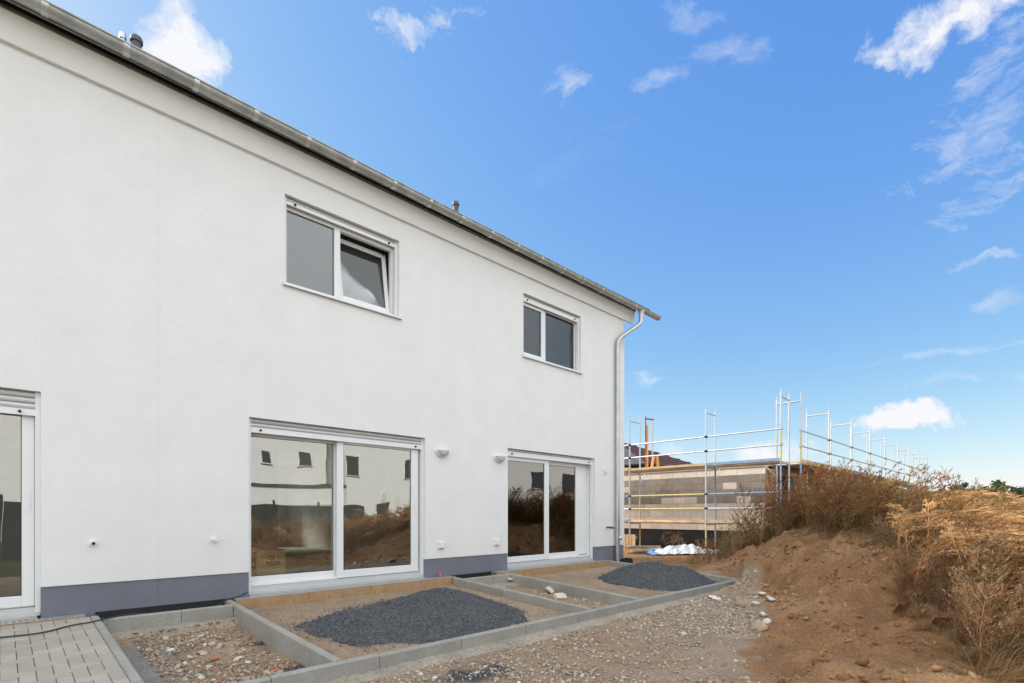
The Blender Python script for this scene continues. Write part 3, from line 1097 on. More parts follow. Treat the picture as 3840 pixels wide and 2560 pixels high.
def window(x0, x1, split, kind):
    m = ring(MB(), x0 + .002, x1 - .002, WZ0 + .01, WZ1 - .03, .055, .075, .07, .12, .13, .205)
    m.box(split - .05, split + .05, .13, .205, WZ0 + .08, WZ1 - .15)
    fr = hp(m, 'window', 'pvc', bevel=.003)
    zb0, zt = WZ0 + .08, WZ1 - .15
    if kind == 'tilt':
        pane('pane', x0 + .057, split - .05, .16, zb0, zt, fr, 'glass_up')
        a, b = split + .052, x1 - .08
        h = zt - zb0
        sm = ring(MB(), a, b, 0, h - .004, .07, .07, .075, .07, 0, .07)
        sash = sm.build('tilted_sash', 'pvc', fr, loc=(0, .165, zb0 + .004), bevel=.003)
        sash.rotation_euler = (math.radians(-8.5), 0, 0)
        pane('pane', a + .07, b - .07, .028, .075, h - .074, sash, 'glass_up')
        MB().path([(b - .12, .20, zt - .01), (b - .03, .33, zt - .04)], .006, 6).build('tilt_stay', 'gasket', fr)
    else:
        a, b = x0 + .05, split - .03
        sm = ring(MB(), a, b, zb0 - .02, zt + .02, .05, .07, .07, .07, .115, .19)
        sash = sm.build('sash', 'pvc', fr, bevel=.003)
        pane('pane', a + .05, b - .07, .145, zb0 + .05, zt - .05, sash, 'glass_up')
        pane('pane', split + .05, x1 - .077, .165, zb0, zt, fr, 'glass_up')
    # sloped metal sill with end caps
    m = MB().prism([(-.045, WZ0 - .012), (-.045, WZ0 - .036), (-.041, WZ0 - .036), (-.041, WZ0 - .016), (.14, WZ0 + .006), (.14, WZ0 + .012)], 0, x0 - .03, x1 + .03)
    m.box(x0 - .034, x0 - .026, -.047, .0, WZ0 - .038, WZ0 + .022).box(x1 + .026, x1 + .034, -.047, .0, WZ0 - .038, WZ0 + .022)
    m.build('window_sill', 'alu_white', fr)
    shutter(x0, x1, WZ1 - .004, WZ1 - .055 if kind == 'tilt' else WZ1 - .05, WZ1 - .105 if kind == 'tilt' else WZ1 - .135, fr, 1)
    MB().box(x0 + .06, x1 - .06, .20, .36, WZ0 - .0, WZ0 + .03).build('inner_sill', 'alu_white', fr)
    return fr


window(*WINS[0], 3.845, 'tilt')
window(*WINS[1], 8.72, 'closed')


# ------------------------------------------------------------------ fittings on the facade
def wall_lamp(xx, zz, label):
    t = thing('wall_lamp', label, 'lamp', (xx, 0, zz))
    n = 14
    arc = [(.14 * math.cos(math.pi + math.pi * k / n), .125 * math.sin(math.pi + math.pi * k / n)) for k in range(n + 1)]
    m = MB().prism([(p, q) for p, q in arc], 1, -.05, .002)
    m.v = [(v[0], v[1], v[2]) for v in m.v]
    m.build('housing', 'lamp_white', t, bevel=.006)
    m = MB()
    prof = [(.125, .0), (.12, .03), (.10, .055), (.06, .07), (.0, .075)]
    vs = []
    for r, d in prof:
        for k in range(n + 1):
            a = math.pi + math.pi * k / n
            vs.append((r * math.cos(a), -.05 - d, r * .88 * math.sin(a) - .004))
    fs = []
    for i in range(len(prof) - 1):
        for k in range(n):
            p = i * (n + 1) + k
            fs.append((p, p + 1, p + n + 2, p + n + 1))
    m.add(vs, fs)
    m.add([(q[0] * .125 / .14, -.05, -.004) for q in arc[:1]] + [(0, -.125, -.004), (.125, -.05, -.004)], [(0, 1, 2)])
    m.build('diffuser', 'lamp_diffuser', t, smooth=True)
    MB().box(-.13, .13, -.10, -.051, -.004, .003).build('top_plate', 'lamp_white', t)
    return t


wall_lamp(5.795, 1.155, 'white half-round wall lamp beside the terrace door that has a cardboard box inside')
wall_lamp(7.225, 1.155, 'white half-round wall lamp right next to the terrace door near the downpipe')


def wall_socket(xx, zz, label):
    t = thing('wall_socket', label, 'socket', (xx, 0, zz))
    MB().box(-.06, .06, -.045, .002, -.06, .06, 0).build('housing', 'lamp_white', t, bevel=.006)
    MB().box(-.045, .045, -.052, -.0455, -.045, .045).build('cover_flap', 'lamp_white', t, bevel=.004)
    MB().box(-.018, .04, -.062, -.0525, -.048, -.030).build('flap_grip', 'lamp_white', t)


wall_socket(5.775, -.575, 'white weatherproof socket low on the wall below the lamp by the door with the box')
wall_socket(7.16, -.575, 'white weatherproof socket low on the wall close to the door near the downpipe')


def water_tap(xx, zz, label, capped):
    t = thing('water_tap', label, 'pipe stub', (xx, 0, zz))
    MB().path([(0, .002, 0), (0, -.012, 0)], [.045, .042], 16).build('wall_rosette', 'lamp_white', t, smooth=True)
    MB().path([(0, -.012, 0), (0, -.075, 0)], [.019, .019], 12).build('pipe_stub', 'lamp_white', t, smooth=True)
    if capped:
        MB().path([(0, -.0755, 0), (0, -.105, 0)], [.024, .022], 12).build('end_cap', 'lamp_white', t, smooth=True)
    else:
        MB().path([(0, -.0755, 0), (0, -.080, 0)], [.0175, .0175], 12).build('pipe_mouth', 'gasket', t, smooth=True)


water_tap(.775, -.345, 'white open pipe stub in the wall above the block paving', False)
water_tap(2.048, -.345, 'white capped pipe stub in the wall beside the door with the cardboard box', True)
t = thing('motion_sensor', 'small white sensor box on the wall between end door lintel and downpipe', 'sensor', (10.83, 0, 1.05))
MB().box(-.045, .045, -.04, .002, -.06, .06).build('housing', 'lamp_white', t, bevel=.006)
MB().box(-.028, .028, -.046, -.0405, -.045, -.01).build('lens', 'lamp_diffuser', t)
t = thing('wall_spigot', 'dark metal spigot poking out of the white wall by the downpipe', 'spigot', (10.9, 0, -.345))
MB().path([(0, .002, 0), (0, -.01, 0)], [.035, .033], 12).build('wall_rosette', 'lamp_white', t, smooth=True)
MB().path([(0, -.01, 0), (.01, -.09, 0), (.02, -.11, -.003), (.03, -.20, -.01), (.033, -.23, -.012)], [.022, .022, .03, .022, .012], 10).build('nozzle', 'brass', t, smooth=True)

# ------------------------------------------------------------------ drain channels


def drain(x0, x1, label, ztop=-1.155):
    t = thing('drain_channel', label, 'drain', (x0, 0, ztop - .2))
    Lx = x1 - x0
    zt = .2
    n = int(math.ceil(Lx / 1.0))
    for k in range(n):
        a, b = k * 1.0, min(Lx, (k + 1) * 1.0)
        m = MB().box(a + .002, b - .002, -.150, -.142, .0, zt - .006)
        m.box(a + .002, b - .002, -.018, -.010, .0, zt - .006).box(a + .002, b - .002, -.1415, -.0185, .0, .02)
        q = a + .08
        while q < b - .03:                       # ribs on the outer flank
            m.prism([(q - .012, -.1505), (q + .012, -.1505), (q + .008, -.163), (q - .008, -.163)], 2, .0, zt - .07 - .02 * math.sin(q * 7))
            q += .235
        m.build('trough', 'trough', t)
    for k in range(n):
        a, b = k * 1.0, min(Lx, (k + 1) * 1.0)
        m = MB().box(a + .003, b - .003, -.153, -.133, zt - .005, zt).box(a + .003, b - .003, -.030, -.010, zt - .005, zt)
        q = a + .012
        while q < b - .012:
            m.box(q - .0065, q + .0065, -.133, -.030, zt - .005, zt - .0003)
            q += .030 if x0 > 1 else .053
        m.box(a + .003, b - .003, -.084, -.078, zt - .005, zt - .0006)
        m.build('grate', 'grate', t)
    MB().box(.0, Lx, -.132, -.031, .03, .035).build('channel_shade', 'dark_void', t)  # near-black sheet paints the shade inside the trough
    return t


drain(-3.2, .70, 'galvanised slotted drain along the door above the block paving')
drain(2.27, 6.00, 'galvanised grate in a tan trough below the door with the cardboard box inside')
drain(7.02, 10.83, 'galvanised grate in a tan trough below the door closest to the downpipe')
t = thing('foundation_membrane', 'black waterproofing strip at the wall foot between the paving and the first kerb', 'membrane', (0, 0, -1.45))
MB().box(.80, 2.26, -.004, .012, -.02, .297).build('strip', 'membrane', t)
MB().box(.80, 2.26, -.30, -.005, -.03, -.02).build('gap_bed', 'membrane', t)
t = thing('foundation_membrane', 'black waterproofing strip in the wall gap below the two sockets', 'membrane', (0, 0, -1.45))
MB().box(6.01, 7.01, -.004, .012, -.02, .297).build('strip', 'membrane', t)
MB().box(6.01, 7.01, -.30, -.005, -.03, -.02).build('gap_bed', 'membrane', t)
t = thing('membrane_offcut', 'black sheet of waterproofing standing at the house corner behind the downpipe', 'membrane', (0, 0, -1.45))
MB().prism([(10.95, .0), (12.1, -.02), (12.02, .26), (11.75, .30), (10.98, .24)], 1, -.035, -.028).build('sheet', 'membrane', t)

# ------------------------------------------------------------------ kerbs
KW = .08


def kerb_run(label, pts, along, step=.99, off=0.0, group=None):
    """along 'x' at y=pts[2] or 'y' at x=pts[2]; slope of the terrace followed; stones 8 x 25 x 100 cm with a chamfer"""
    a, b, q = pts
    t = thing('kerb_edging', label, 'kerb', ((a, q, -1.62) if along == 'x' else (q, a, -1.62)))
    p = a + off
    edges = [a] + [v for v in np.arange(a + (off if off > .05 else step), b - .05, step)] + [b]
    for e0_, e1_ in zip(edges[:-1], edges[1:]):
        g = .003
        dz = rng.normal(0, .002)
        ch = .014
        sec = [(0, 0), (KW, 0), (KW, .25 - ch), (KW - ch, .25), (ch, .25), (0, .25 - ch)]
        m = MB()
        if along == 'x':
            zt = kz(q) + .0 - .25 + 1.62 + dz
            m.prism([(u, v + zt) for u, v in sec], 0, e0_ - a + g, e1_ - a - g)
        else:
            n = len(sec)
            vs = []
            for yy in (e0_ + g, e1_ - g):
                zt = kz(yy) - .25 + 1.62 + dz
                vs += [(u, yy - a, v + zt) for u, v in sec]
            m.add(vs, [tuple(range(n)), tuple(range(n, 2 * n))[::-1]] + [(i, n + i, n + (i + 1) % n, (i + 1) % n) for i in range(n)])
        m.build('kerb_stone', 'concrete', t)
    return t


kerb_run('long concrete kerb along the outer edge of the unfinished terraces', (XP + .09, XD + .08, YO), 'x', off=.76)
kerb_run('concrete cross kerb between the rubble strip and the flatter dark gravel heap', (YO + KW + .004, -.02, XA), 'y', off=.55)
kerb_run('concrete cross kerb between the flatter gravel heap and the strip with broken blocks', (YO + KW + .004, -.17, XB), 'y', off=.8)
kerb_run('concrete cross kerb between the strip with broken blocks and the steeper gravel heap', (YO + KW + .004, -.02, XC), 'y', off=.6)
kerb_run('concrete end kerb of the terraces behind the steeper gravel heap', (YO + KW + .004, -.02, XD), 'y', off=.7)
kerb_run('short concrete kerb in front of the wall gap by the block paving', (XP + .09, XA - .004, -.40), 'x', step=.76)
kerb_run('short concrete kerb in front of the wall gap below the sockets', (XB + KW + .004, XC - .004, -.40), 'x', step=.7)
kerb_run('concrete kerb bordering the block paving', (-4.4, -.16, XP), 'y', off=.6)

# ------------------------------------------------------------------ block paving, herringbone
pav = bpy.data.objects.new('block_paving', None)
COL.objects.link(pav)
pav['kind'] = 'structure'
pav.location = (0, 0, -1.45)
U = .1045
X1, X0, Y1, Y0 = XP - .004, XP - .004 - U * 26, -.158, -.158 - U * 34
cache = {}
for i in range(-2, 29):
    for j in range(-2, 37):
        k = (i - j) % 4
        if k == 0:
            r = [i, i + 2, j, j + 1]
        elif k == 2:
            r = [i, i + 1, j - 1, j + 1]
        else:
            continue
        a, b = max(r[0] * U, 0), min(r[1] * U, X1 - X0)
        e, f = max(r[2] * U, 0), min(r[3] * U, Y1 - Y0)
        if b - a < .02 or f - e < .02:
            continue
        w, h = round(b - a, 4), round(f - e, 4)
        if (w, h) not in cache:
            g = .0022
            me = bpy.data.meshes.new('paver')
            q = MB().box(-w / 2 + g, w / 2 - g, -h / 2 + g, h / 2 - g, -.08, 0, .0035)
            me.from_pydata(q.v, [], q.f)
            me.materials.append(MATS['paver'])
            cache[(w, h)] = me
        o = bpy.data.objects.new('paver', cache[(w, h)])
        COL.objects.link(o)
        o.parent = pav
        yy = Y0 + (e + f) / 2
        o.location = (X0 + (a + b) / 2, yy, kz(yy) * .5 - .5 * 1.16 + 1.45 - .005 + SL * yy * .5 + rng.normal(0, .0012))
        o.rotation_euler = (SL + rng.normal(0, .004), rng.normal(0, .004), rng.normal(0, .004))
bed = MB().prism([(Y0, kz(Y0) - .02 + 1.45), (Y1, kz(Y1) - .02 + 1.45), (Y1, -.1), (Y0, -.1)], 0, X0, X1).build('paving_bed', 'gasket', pav)

# ------------------------------------------------------------------ heaps of dark chippings


def heap(label, cx, cy, base, bumps, rx, ry, nchip):
    t = thing('gravel_heap', label, 'gravel heap', (cx, cy, base))
    g = np.linspace(-1, 1, 90)
    A, B = np.meshgrid(g * rx, g * ry)

    def hh(a, b):
        z = np.zeros_like(a)
        for (bx, by, sx, sy, h) in bumps:
            q = np.sqrt(((a - bx) / sx) ** 2 + ((b - by) / sy) ** 2)
            z = np.maximum(z, h * .84 * (1 - sstep(0, 1, q * .92)) ** 1.05)
        e = np.hypot(a / rx, b / ry)
        z = z + .07 * (fbm(a * 3 + 3, b * 3, 61) - .5) * sstep(.0, .05, z) + .010 * (fbm(a * 14, b * 14, 62) - .5)
        return z - .03 * sstep(.7, 1, e) - .006
    Z = hh(A, B) + SL * B + (0)
    n = len(g)
    ii = (np.arange(n - 1)[:, None] * n + np.arange(n - 1)[None]).ravel()
    Q = np.stack([ii, ii + 1, ii + n + 1, ii + n], 1)
    obj('heap_body', np_mesh('heap_body', np.stack([A.ravel(), B.ravel(), Z.ravel()], 1), Q, smooth=True), 'heap', t)
    a, b = rng.uniform(-rx, rx, nchip) * 1.02, rng.uniform(-ry, ry, nchip) * 1.02
    z = hh(a, b)
    lo = z > -.002
    keep = lo | (rng.uniform(0, 1, nchip) < np.exp(np.minimum(z, 0) / .010) * .55)
    a, b, z = a[keep], b[keep], z[keep]
    z = np.maximum(z, -.0)
    P = np.stack([a, b, z + SL * b], 1)
    cols = np.array([(.105, .110, .116)]) * rng.uniform(.35, 2.1, (len(a), 1))
    tet = [(np.array([(1, 1, 1), (-1, -1, 1), (-1, 1, -1), (1, -1, -1)]) * .7, np.array([(0, 1, 3), (0, 3, 2), (0, 2, 1), (1, 2, 3)]))]
    Vv, Tt, Cc = merge_rocks(P, rng.uniform(.005, .012, len(a)), cols, rng, (1.2, .8, .7), tet, .3, 1.0)
    o = obj('chippings', np_mesh('chippings', Vv, Tt, Cc), 'chip', t)
    o['kind'] = 'stuff'
    return t


# flat heap spread over its terrace
heap('wide flat heap of dark grey chippings on the terrace bay before the box door', 4.02, -1.83, kz(-1.83) - .125,
     [(.72, .28, .95, 1.0, .30), (.32, .16, .95, .95, .27), (-.25, .0, 1.2, .9, .19), (.85, -.2, .8, 1.05, .22), (-.95, .12, .85, .62, .085), (-1.3, .3, .5, .4, .05), (.0, -.75, 1.25, .68, .12), (-.75, -.55, .9, .6, .08)], 1.66, 1.36, 30000)
heap('steep cone of dark grey chippings in the corner of the end terrace', 9.72, -2.06, kz(-2.06) - .125,
     [(0, .05, 1.25, 1.25, .46), (.35, -.3, 1.0, 1.1, .38), (-.5, .2, .8, .8, .26)], 1.08, 1.18, 17000)

# ------------------------------------------------------------------ small things on the ground


def at_kerb(px, py, lift=.008):
    r = ray(px, py)
    z0 = KT + lift
    tt = (z0 - SL * D) / (r[2] - SL * r[1])
    return Vector(r * tt - np.array((0, D, 0)))


pts = [at_kerb(*q) for q in ((-260, 2405), (-120, 2400), (0, 2388), (160, 2372), (260, 2343), (340, 2331), (395, 2318), (455, 2304), (520, 2297))]
pts += [Vector((1.55, -.27, -1.25)), Vector((1.85, -.20, -1.30)), Vector((2.08, -.12, -1.20)), Vector((2.2, -.08, -1.145)), Vector((2.35, -.03, -1.14)), Vector((2.47, .01, -1.09))]
tag(MB().path([v + Vector((0, 0, .0)) for v in smoothpath(pts, 2)], .008, 6).build('cable', 'cable', None, smooth=True), 'thin dark cable running from the paving over the kerb to the door', 'cable')

pb = thing('cardboard_box', 'tan cardboard moving box with red and black print behind the door glass', 'box', (2.87, .86, FZ), math.atan2(.12, .49))
BW, BD, BH = .50, .36, .385
m = MB().box(0, BW, 0, BD, .0, BH)
m.build('carton', 'cardboard', pb, bevel=.004)
MB().prism([(0, BH + .001), (BW, BH + .001), (BW + .0, BH + .004), (0, BH + .004)], 1, 0, BD).build('lid', 'cardboard', pb)
MB().add([(BW, 0, BH + .004), (BW, BD, BH + .004), (BW + .08, BD, BH + .012), (BW + .08, 0, BH + .012)], [(0, 1, 2, 3)]).build('flap', 'cardboard', pb)


def txt(s, size, xx, zz, parent, mat, shear=0.0, name='lettering'):
    cu = bpy.data.curves.new('lettering', 'FONT')
    cu.body = s
    cu.size = size
    cu.shear = shear
    cu.offset = size * .02
    cu.space_character = 1.12
    o = bpy.data.objects.new('tmp', cu)
    COL.objects.link(o)
    me = bpy.data.meshes.new_from_object(o)
    bpy.data.objects.remove(o)
    me.materials.clear()
    me.materials.append(MATS[mat])
    q = bpy.data.objects.new(name, me)
    COL.objects.link(q)
    q.parent = parent
    q.location = (xx, -.002, zz)
    q.rotation_euler = (math.pi / 2, 0, 0)
    return q


txt('FLECK', .082, .155, .165, pb, 'print_black')
m = MB()
m.prism([(.165, .245), (.235, .305), (.235, .318), (.245, .318), (.245, .245)], 1, -.003, -.001)
m.prism([(.245, .245), (.305, .245), (.305, .305), (.245, .305)], 1, -.003, -.001)
m.build('logo', 'print_red', pb)
MB().path([(.252, -.004, .272), (.252, -.006, .272)], [.018, .018], 16).build('logo_ring', 'paper', pb)
MB().path([(.252, -.0065, .272), (.252, -.007, .272)], [.010, .010], 16).build('logo_dot', 'print_red', pb)


def scrap(name, label, cat, qx, qy, z, poly, mat, th=.004, rz=0.0, tilt=(0, 0)):
    p = at_z(qx, qy, z)
    zz = float(hz(p[0], p[1]))
    p = at_z(qx, qy, zz)
    o = MB().prism(poly, 2, 0, th).build(name, mat, None, loc=(p[0], p[1], zz + .008))
    o.rotation_euler = (tilt[0], tilt[1], rz)
    return tag(o, label, cat)


o = scrap('paper_scrap', 'crumpled white paper scrap on the gravel near the kerb corner', 'paper', 2680, 2240, -1.45, [(-.16, -.09), (.02, -.1), (.05, -.04), (.17, -.03), (.15, .09), (-.02, .08), (-.05, .03), (-.15, .05)], 'paper', .003, .5, (.05, -.04))
o = scrap('mortar_lump', 'small white lump lying in the corner of the middle kerb strip', 'lump', 1914, 2173, -1.36, [(-.06, -.03), (.05, -.035), (.07, .02), (.0, .045), (-.05, .03)], 'paper', .03, .3)
o = scrap('orange_marker', 'bright orange plastic strip lying on the rubble by the outer kerb', 'plastic strip', 1020, 2519, -1.55, [(-.07, -.014), (.07, -.01), (.075, .014), (-.06, .012)], 'orange', .008, .4)
o = scrap('brick_shard', 'red-orange brick shard among the rubble beside the paving', 'brick shard', 800, 2475, -1.5, [(-.05, -.03), (.05, -.02), (.04, .03), (-.03, .035)], 'brick_red', .02, .4, (.2, .1))
for (qx, qy, rz, tl, lab) in ((2060, 2216, .9, (.75, .2), 'broken concrete block half tilted upright in the kerb strip'), (2100, 2234, -.15, (.55, .05), 'broken concrete block piece lying flat in the kerb strip')):
    p = at_z(qx, qy, -1.40)
    t = thing('broken_block', lab, 'block', (p[0], p[1], float(hz(p[0], p[1])) + .055), rz)
    t.rotation_euler = (tl[0], tl[1], rz)
    MB().prism([(-.12, -.07), (.10, -.075), (.13, .03), (.09, .07), (-.11, .065)], 2, -.035, .035).build('block_piece', 'block', t, bevel=.005)
tag(MB().path([(5.72, -.06, -1.155), (5.72, -.055, -1.09), (5.71, -.05, -1.06)], [.016, .018, .012], 8).build('cable_end', 'orange', None), 'short orange conduit end sticking up at the plinth beside the drain', 'conduit')

# ------------------------------------------------------------------ unfinished block building with scaffolds
BX = 18.95
bld = thing('unfinished_building', 'unfinished single-storey shell of pale concrete blocks behind the scaffold', 'building', (BX, 0, -1.35))
BY0, BY1 = -.9, 9.0
bz0 = -.62 + 1.35
rows, rh = 9, .25
cols = int((BY1 - BY0) / .5)
shared = {}


def blk(w, d, h, mat):
    k = (round(w, 3), mat)
    if k not in shared:
        q = MB().box(-d / 2, d / 2, -w / 2 + .004, w / 2 - .004, .004, h - .004)
        me = bpy.data.meshes.new('block')
        me.from_pydata(q.v, [], q.f)
        me.materials.append(MATS[mat])
        shared[k] = me
    return shared[k]


for r_ in range(rows):
    y_ = BY0 - (.25 if r_ % 2 else 0)
    while y_ < BY1 - .05:
        a, b = max(y_, BY0), min(y_ + .5, BY1)
        if b - a > .06:
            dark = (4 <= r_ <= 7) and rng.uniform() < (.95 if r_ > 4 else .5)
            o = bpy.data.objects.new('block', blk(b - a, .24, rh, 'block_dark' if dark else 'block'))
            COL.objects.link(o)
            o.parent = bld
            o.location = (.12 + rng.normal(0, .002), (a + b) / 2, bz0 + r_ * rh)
        y_ += .5
MB().box(.02, .23, BY0 + .01, BY1, bz0, bz0 + rows * rh - .01).build('mortar_core', 'mortar', bld)
MB().box(.03, 1.5, BY0, BY1, -.6, bz0 - .004).build('waterproofed_base', 'bitumen', bld)
MB().box(-.03, 9.5, -1.05, BY1 + .2, bz0 + rows * rh + .002, bz0 + rows * rh + .2).build('roof_slab', 'slab', bld)
# south side: brick pier, openings, formwork beam
MB().box(.0, .3, -1.2, BY0 - .004, .3, bz0 + rows * rh - .1).build('brick_pier', 'timber_dark', bld)
for (a, b) in ((2.6, 4.0), (6.6, 8.0), (10.5, 13)):
    MB().box(a, b, -1.0, -.76, .0, bz0 + rows * rh - .3).build('grey_wall_panel', 'block_grey', bld)
MB().box(.31, 13, -1.15, -.8, bz0 + rows * rh - .30, bz0 + rows * rh + .0).build('formwork_beam', 'timber_dark', bld)
MB().box(.31, 13.6, -2.0, -1.06, bz0 + rows * rh + .05, bz0 + rows * rh + .12).build('canopy_formwork', 'timber', bld)
MB().box(9.4, 13, -.6, 8, 0, bz0 + rows * rh).build('rear_wall', 'block_grey', bld)
MB().box(.5, 9.3, 2.2, 2.4, .0, bz0 + rows * rh - .02).build('inner_partition', 'block_dark', bld)

RT = .030
L1z, L2z = -.32 + 1.35, 1.67 + 1.35


def frame_mesh(h, bar=True, col='galv'):
    return None


def scaffold(name, label, frames, run, base=-1.35):
    """frames: list of ((outer x,y),(inner x,y), top z) ; run: direction used for rails"""
    t = thing(name, label, 'scaffold', (frames[0][0][0], frames[0][0][1], base))
    ox, oy = frames[0][0]
    mats = ['scaf_yellow', 'galv', 'galv', 'scaf_blue']
    for i, (o_, n_, top) in enumerate(frames):
        for q, (ax, ay) in enumerate((o_, n_)):
            mt = 'galv'
            zz = [(-.05, 1.0, 'scaf_yellow' if (i + q) % 2 == 0 else 'galv'), (1.0, 3.0, 'scaf_blue' if (i + q) % 3 == 0 else 'galv'), (3.0, 3.9, 'scaf_yellow' if (i % 3 == 0 and q == 0) else 'galv'), (3.9, top + base * -1 + .0, 'galv')]
            for (za, zb_, mt) in zz:
                MB().path([(ax - ox, ay - oy, za), (ax - ox, ay - oy, zb_)], RT, 8).build('standard', mt, t, smooth=True)
            MB().box(ax - ox - .07, ax - ox + .07, ay - oy - .07, ay - oy + .07, -.06, -.045).build('base_plate', 'galv', t)
        (ax, ay), (bx, by) = o_, n_
        for (ax_, ay_) in (o_, n_):              # spigots above the top transom
            MB().path([(ax_ - ox, ay_ - oy, top - base - .005), (ax_ - ox, ay_ - oy, top - base + .16)], RT * .7, 6).build('spigot', 'galv', t)
        for z in (L1z - .06, L2z - .06, top - base - .12):
            MB().path([(ax - ox, ay - oy, z), (bx - ox, by - oy, z)], RT * .9, 8).build('transom', 'galv', t, smooth=True)
    for i in range(len(frames) - 1):
        (ax, ay), (bx, by), _ = frames[i]
        (cx, cy), (dx, dy), _ = frames[i + 1]
        for z, mt in ((L1z + .5, 'galv'), (L1z + 1.0, 'galv' if i % 2 else 'scaf_blue'), (L2z + .5, 'galv'), (L2z + 1.0, 'galv')):
            if z < L2z and i % 2 == 1 and mt == 'galv':
                mt = 'scaf_yellow'
            MB().path([(ax - ox, ay - oy - .03, z), (cx - ox, cy - oy - .03, z)], RT * .85, 8).build('guard_rail', mt, t, smooth=True)
        for z in (L1z, L2z):
            for k in range(2):
                m = MB()
                f0, f1 = (.04 + .48 * k), (.04 + .48 * k + .44)
                e = [((1 - f) * ax + f * bx - ox, (1 - f) * ay + f * by - oy) for f in (f0, f1)]
                g = [((1 - f) * cx + f * dx - ox, (1 - f) * cy + f * dy - oy) for f in (f1, f0)]
                poly = e + g
                # shrink ends a touch
                m.prism(poly, 2, z - .05, z)
                m.build('deck_board', 'deck_board', t)
            mt = ('scaf_blue', 'deck_board', 'timber')[(i + (z == L2z)) % 3]
            m = MB()
            dx_, dy_ = cx - ax, cy - ay
            ln = math.hypot(dx_, dy_)
            nx_, ny_ = -dy_ / ln * .012, dx_ / ln * .012
            a0, b0_ = (ax - ox + dx_ * .015, ay - oy + dy_ * .015), (cx - ox - dx_ * .015, cy - oy - dy_ * .015)
            m.prism([(a0[0] - nx_, a0[1] - ny_), (b0_[0] - nx_, b0_[1] - ny_), (b0_[0] + nx_, b0_[1] + ny_), (a0[0] + nx_, a0[1] + ny_)], 2, z + .005, z + .09)
            m.build('toe_board', mt, t)
        for z in (L1z + .5, L1z + 1.0, L2z + .5, L2z + 1.0):
            for (ex, ey) in ((ax, ay), (cx, cy)):
                MB().box(ex - ox - .038, ex - ox + .038, ey - oy - .06, ey - oy + .038, z - .03, z + .03).build('coupler', 'zinc', t)
        # brackets
        for (ex, ey) in ((bx, by),):
            MB().path([(ex - ox, ey - oy, L2z - .45), (ex - ox + (.35 if run == 'y' else 0), ey - oy + (.35 if run == 'x' else 0), L2z - .08)], RT * .8, 6).build('bracket', 'galv', t)
    return t


SX = 17.6
scaffold('scaffold', 'galvanised tube scaffold with yellow and blue patches before the pale block wall',
         [((SX, 6.76), (SX + .73, 6.76), 3.72), ((SX, 3.69), (SX + .73, 3.69), 3.72), ((SX, .60), (SX + .73, .60), 3.62), ((SX, -1.85), (SX + .73, -1.85), 3.80)], 'y')
fr = []
for k in range(9):
    fx = SX + .9 + k * 3.07
    fr.append(((fx, -2.15), (fx, -1.42), 3.75))
scaffold('scaffold', 'long tube scaffold receding along the canopy side of the unfinished building', fr, 'x')
# orange props and hoist on the scaffold deck
t = thing('formwork_prop', 'orange steel props standing on the building shell behind the scaffold', 'prop', (21.4, 5.6, 1.78))
p0 = Vector((21.4, 5.6, 1.78))
for (qx, ya, yb, rr, mt) in ((2427, 1592, 1752, .05, 'scaf_orange'), (2447, 1562, 1752, .03, 'galv'), (2421, 1560, 1590, .03, 'timber_dark')):
    a, b = at_d(qx, ya, 23.5), at_d(qx, yb, 23.5)
    MB().path([Vector(a) - p0, Vector((a[0], a[1], 1.78)) - p0], rr, 8).build('prop_tube', mt, t, smooth=True)
a, b = at_d(2421, 1568, 23.5), at_d(2452, 1571, 23.5)
MB().path([Vector(a) - p0, Vector(b) - p0], .035, 8).build('cross_bar', 'timber_dark', t)
t = thing('safety_barrier', 'bright orange leaning barrier legs on the building shell by the props', 'barrier', (21.2, 5.2, 1.78))
p0 = Vector((21.2, 5.2, 1.78))
for (xa, xb_, ) in ((2444, 2452), (2468, 2463)):
    a, b = at_d(xa, 1754, 23.2), at_d(xb_, 1706, 23.2)
    MB().path([Vector(a) - p0, Vector(b) - p0], .07, 6).build('barrier_leg', 'scaf_orange', t)

for k, (qy, dz, lab) in enumerate(((2.2, .06, 'loose plank lying on the upper scaffold deck before the block wall'), (4.9, .12, 'skewed plank lying on the upper scaffold deck by the orange props'))):
    o = MB().box(-.11, .11, -1.1, 1.1, -.02, .02).build('loose_plank', 'timber', None, loc=(SX + .4, qy, 1.67 + dz))
    o.rotation_euler = (0, 0, .1 - .3 * k)
    tag(o, lab, 'plank')
# timber stack, pallet, tarp at the foot of the scaffold
t = thing('timber_stack', 'small stack of pale sawn boards beside the house corner', 'timber', (15.9, 1.9, -1.38))
p = at_z(2420, 2072, -1.40)
t.location = (p[0], p[1], float(hz(p[0], p[1])))
for k in range(9):
    w = rng.uniform(.7, 1.3)
    m = MB().box(-w / 2, w / 2, -.06, .06, 0, .045)
    o = m.build('board', 'far_white' if k in (1, 3, 5) else 'timber', t)
    o.location = (rng.uniform(-.12, .12), (k % 3 - 1) * .16 + rng.uniform(-.04, .04), (k // 3) * .10 + .0 + (k % 2) * .048)
    o.rotation_euler = (0, 0, math.radians(-50) + rng.normal(0, .25))
t = thing('wood_pallet', 'upright wooden pallet leaning by the scaffold foot behind the house corner', 'pallet', (0, 0, 0))
p = at_z(2352, 2060, -1.38)
t.location = (p[0], p[1], float(hz(p[0], p[1])))
for k in range(5):
    MB().box(-.02, .02, k * .14 - .35, k * .14 - .24, .0, .62).build('slat', 'timber', t)
MB().box(.021, .10, -.36, .36, .05, .14).box(.021, .10, -.36, .36, .46, .55).build('runner', 'timber', t)
p = at_z(2560, 2072, -1.38)
g = np.linspace(-1, 1, 40)
A, B = np.meshgrid(g * 1.25, g * .55)
rot = -.75
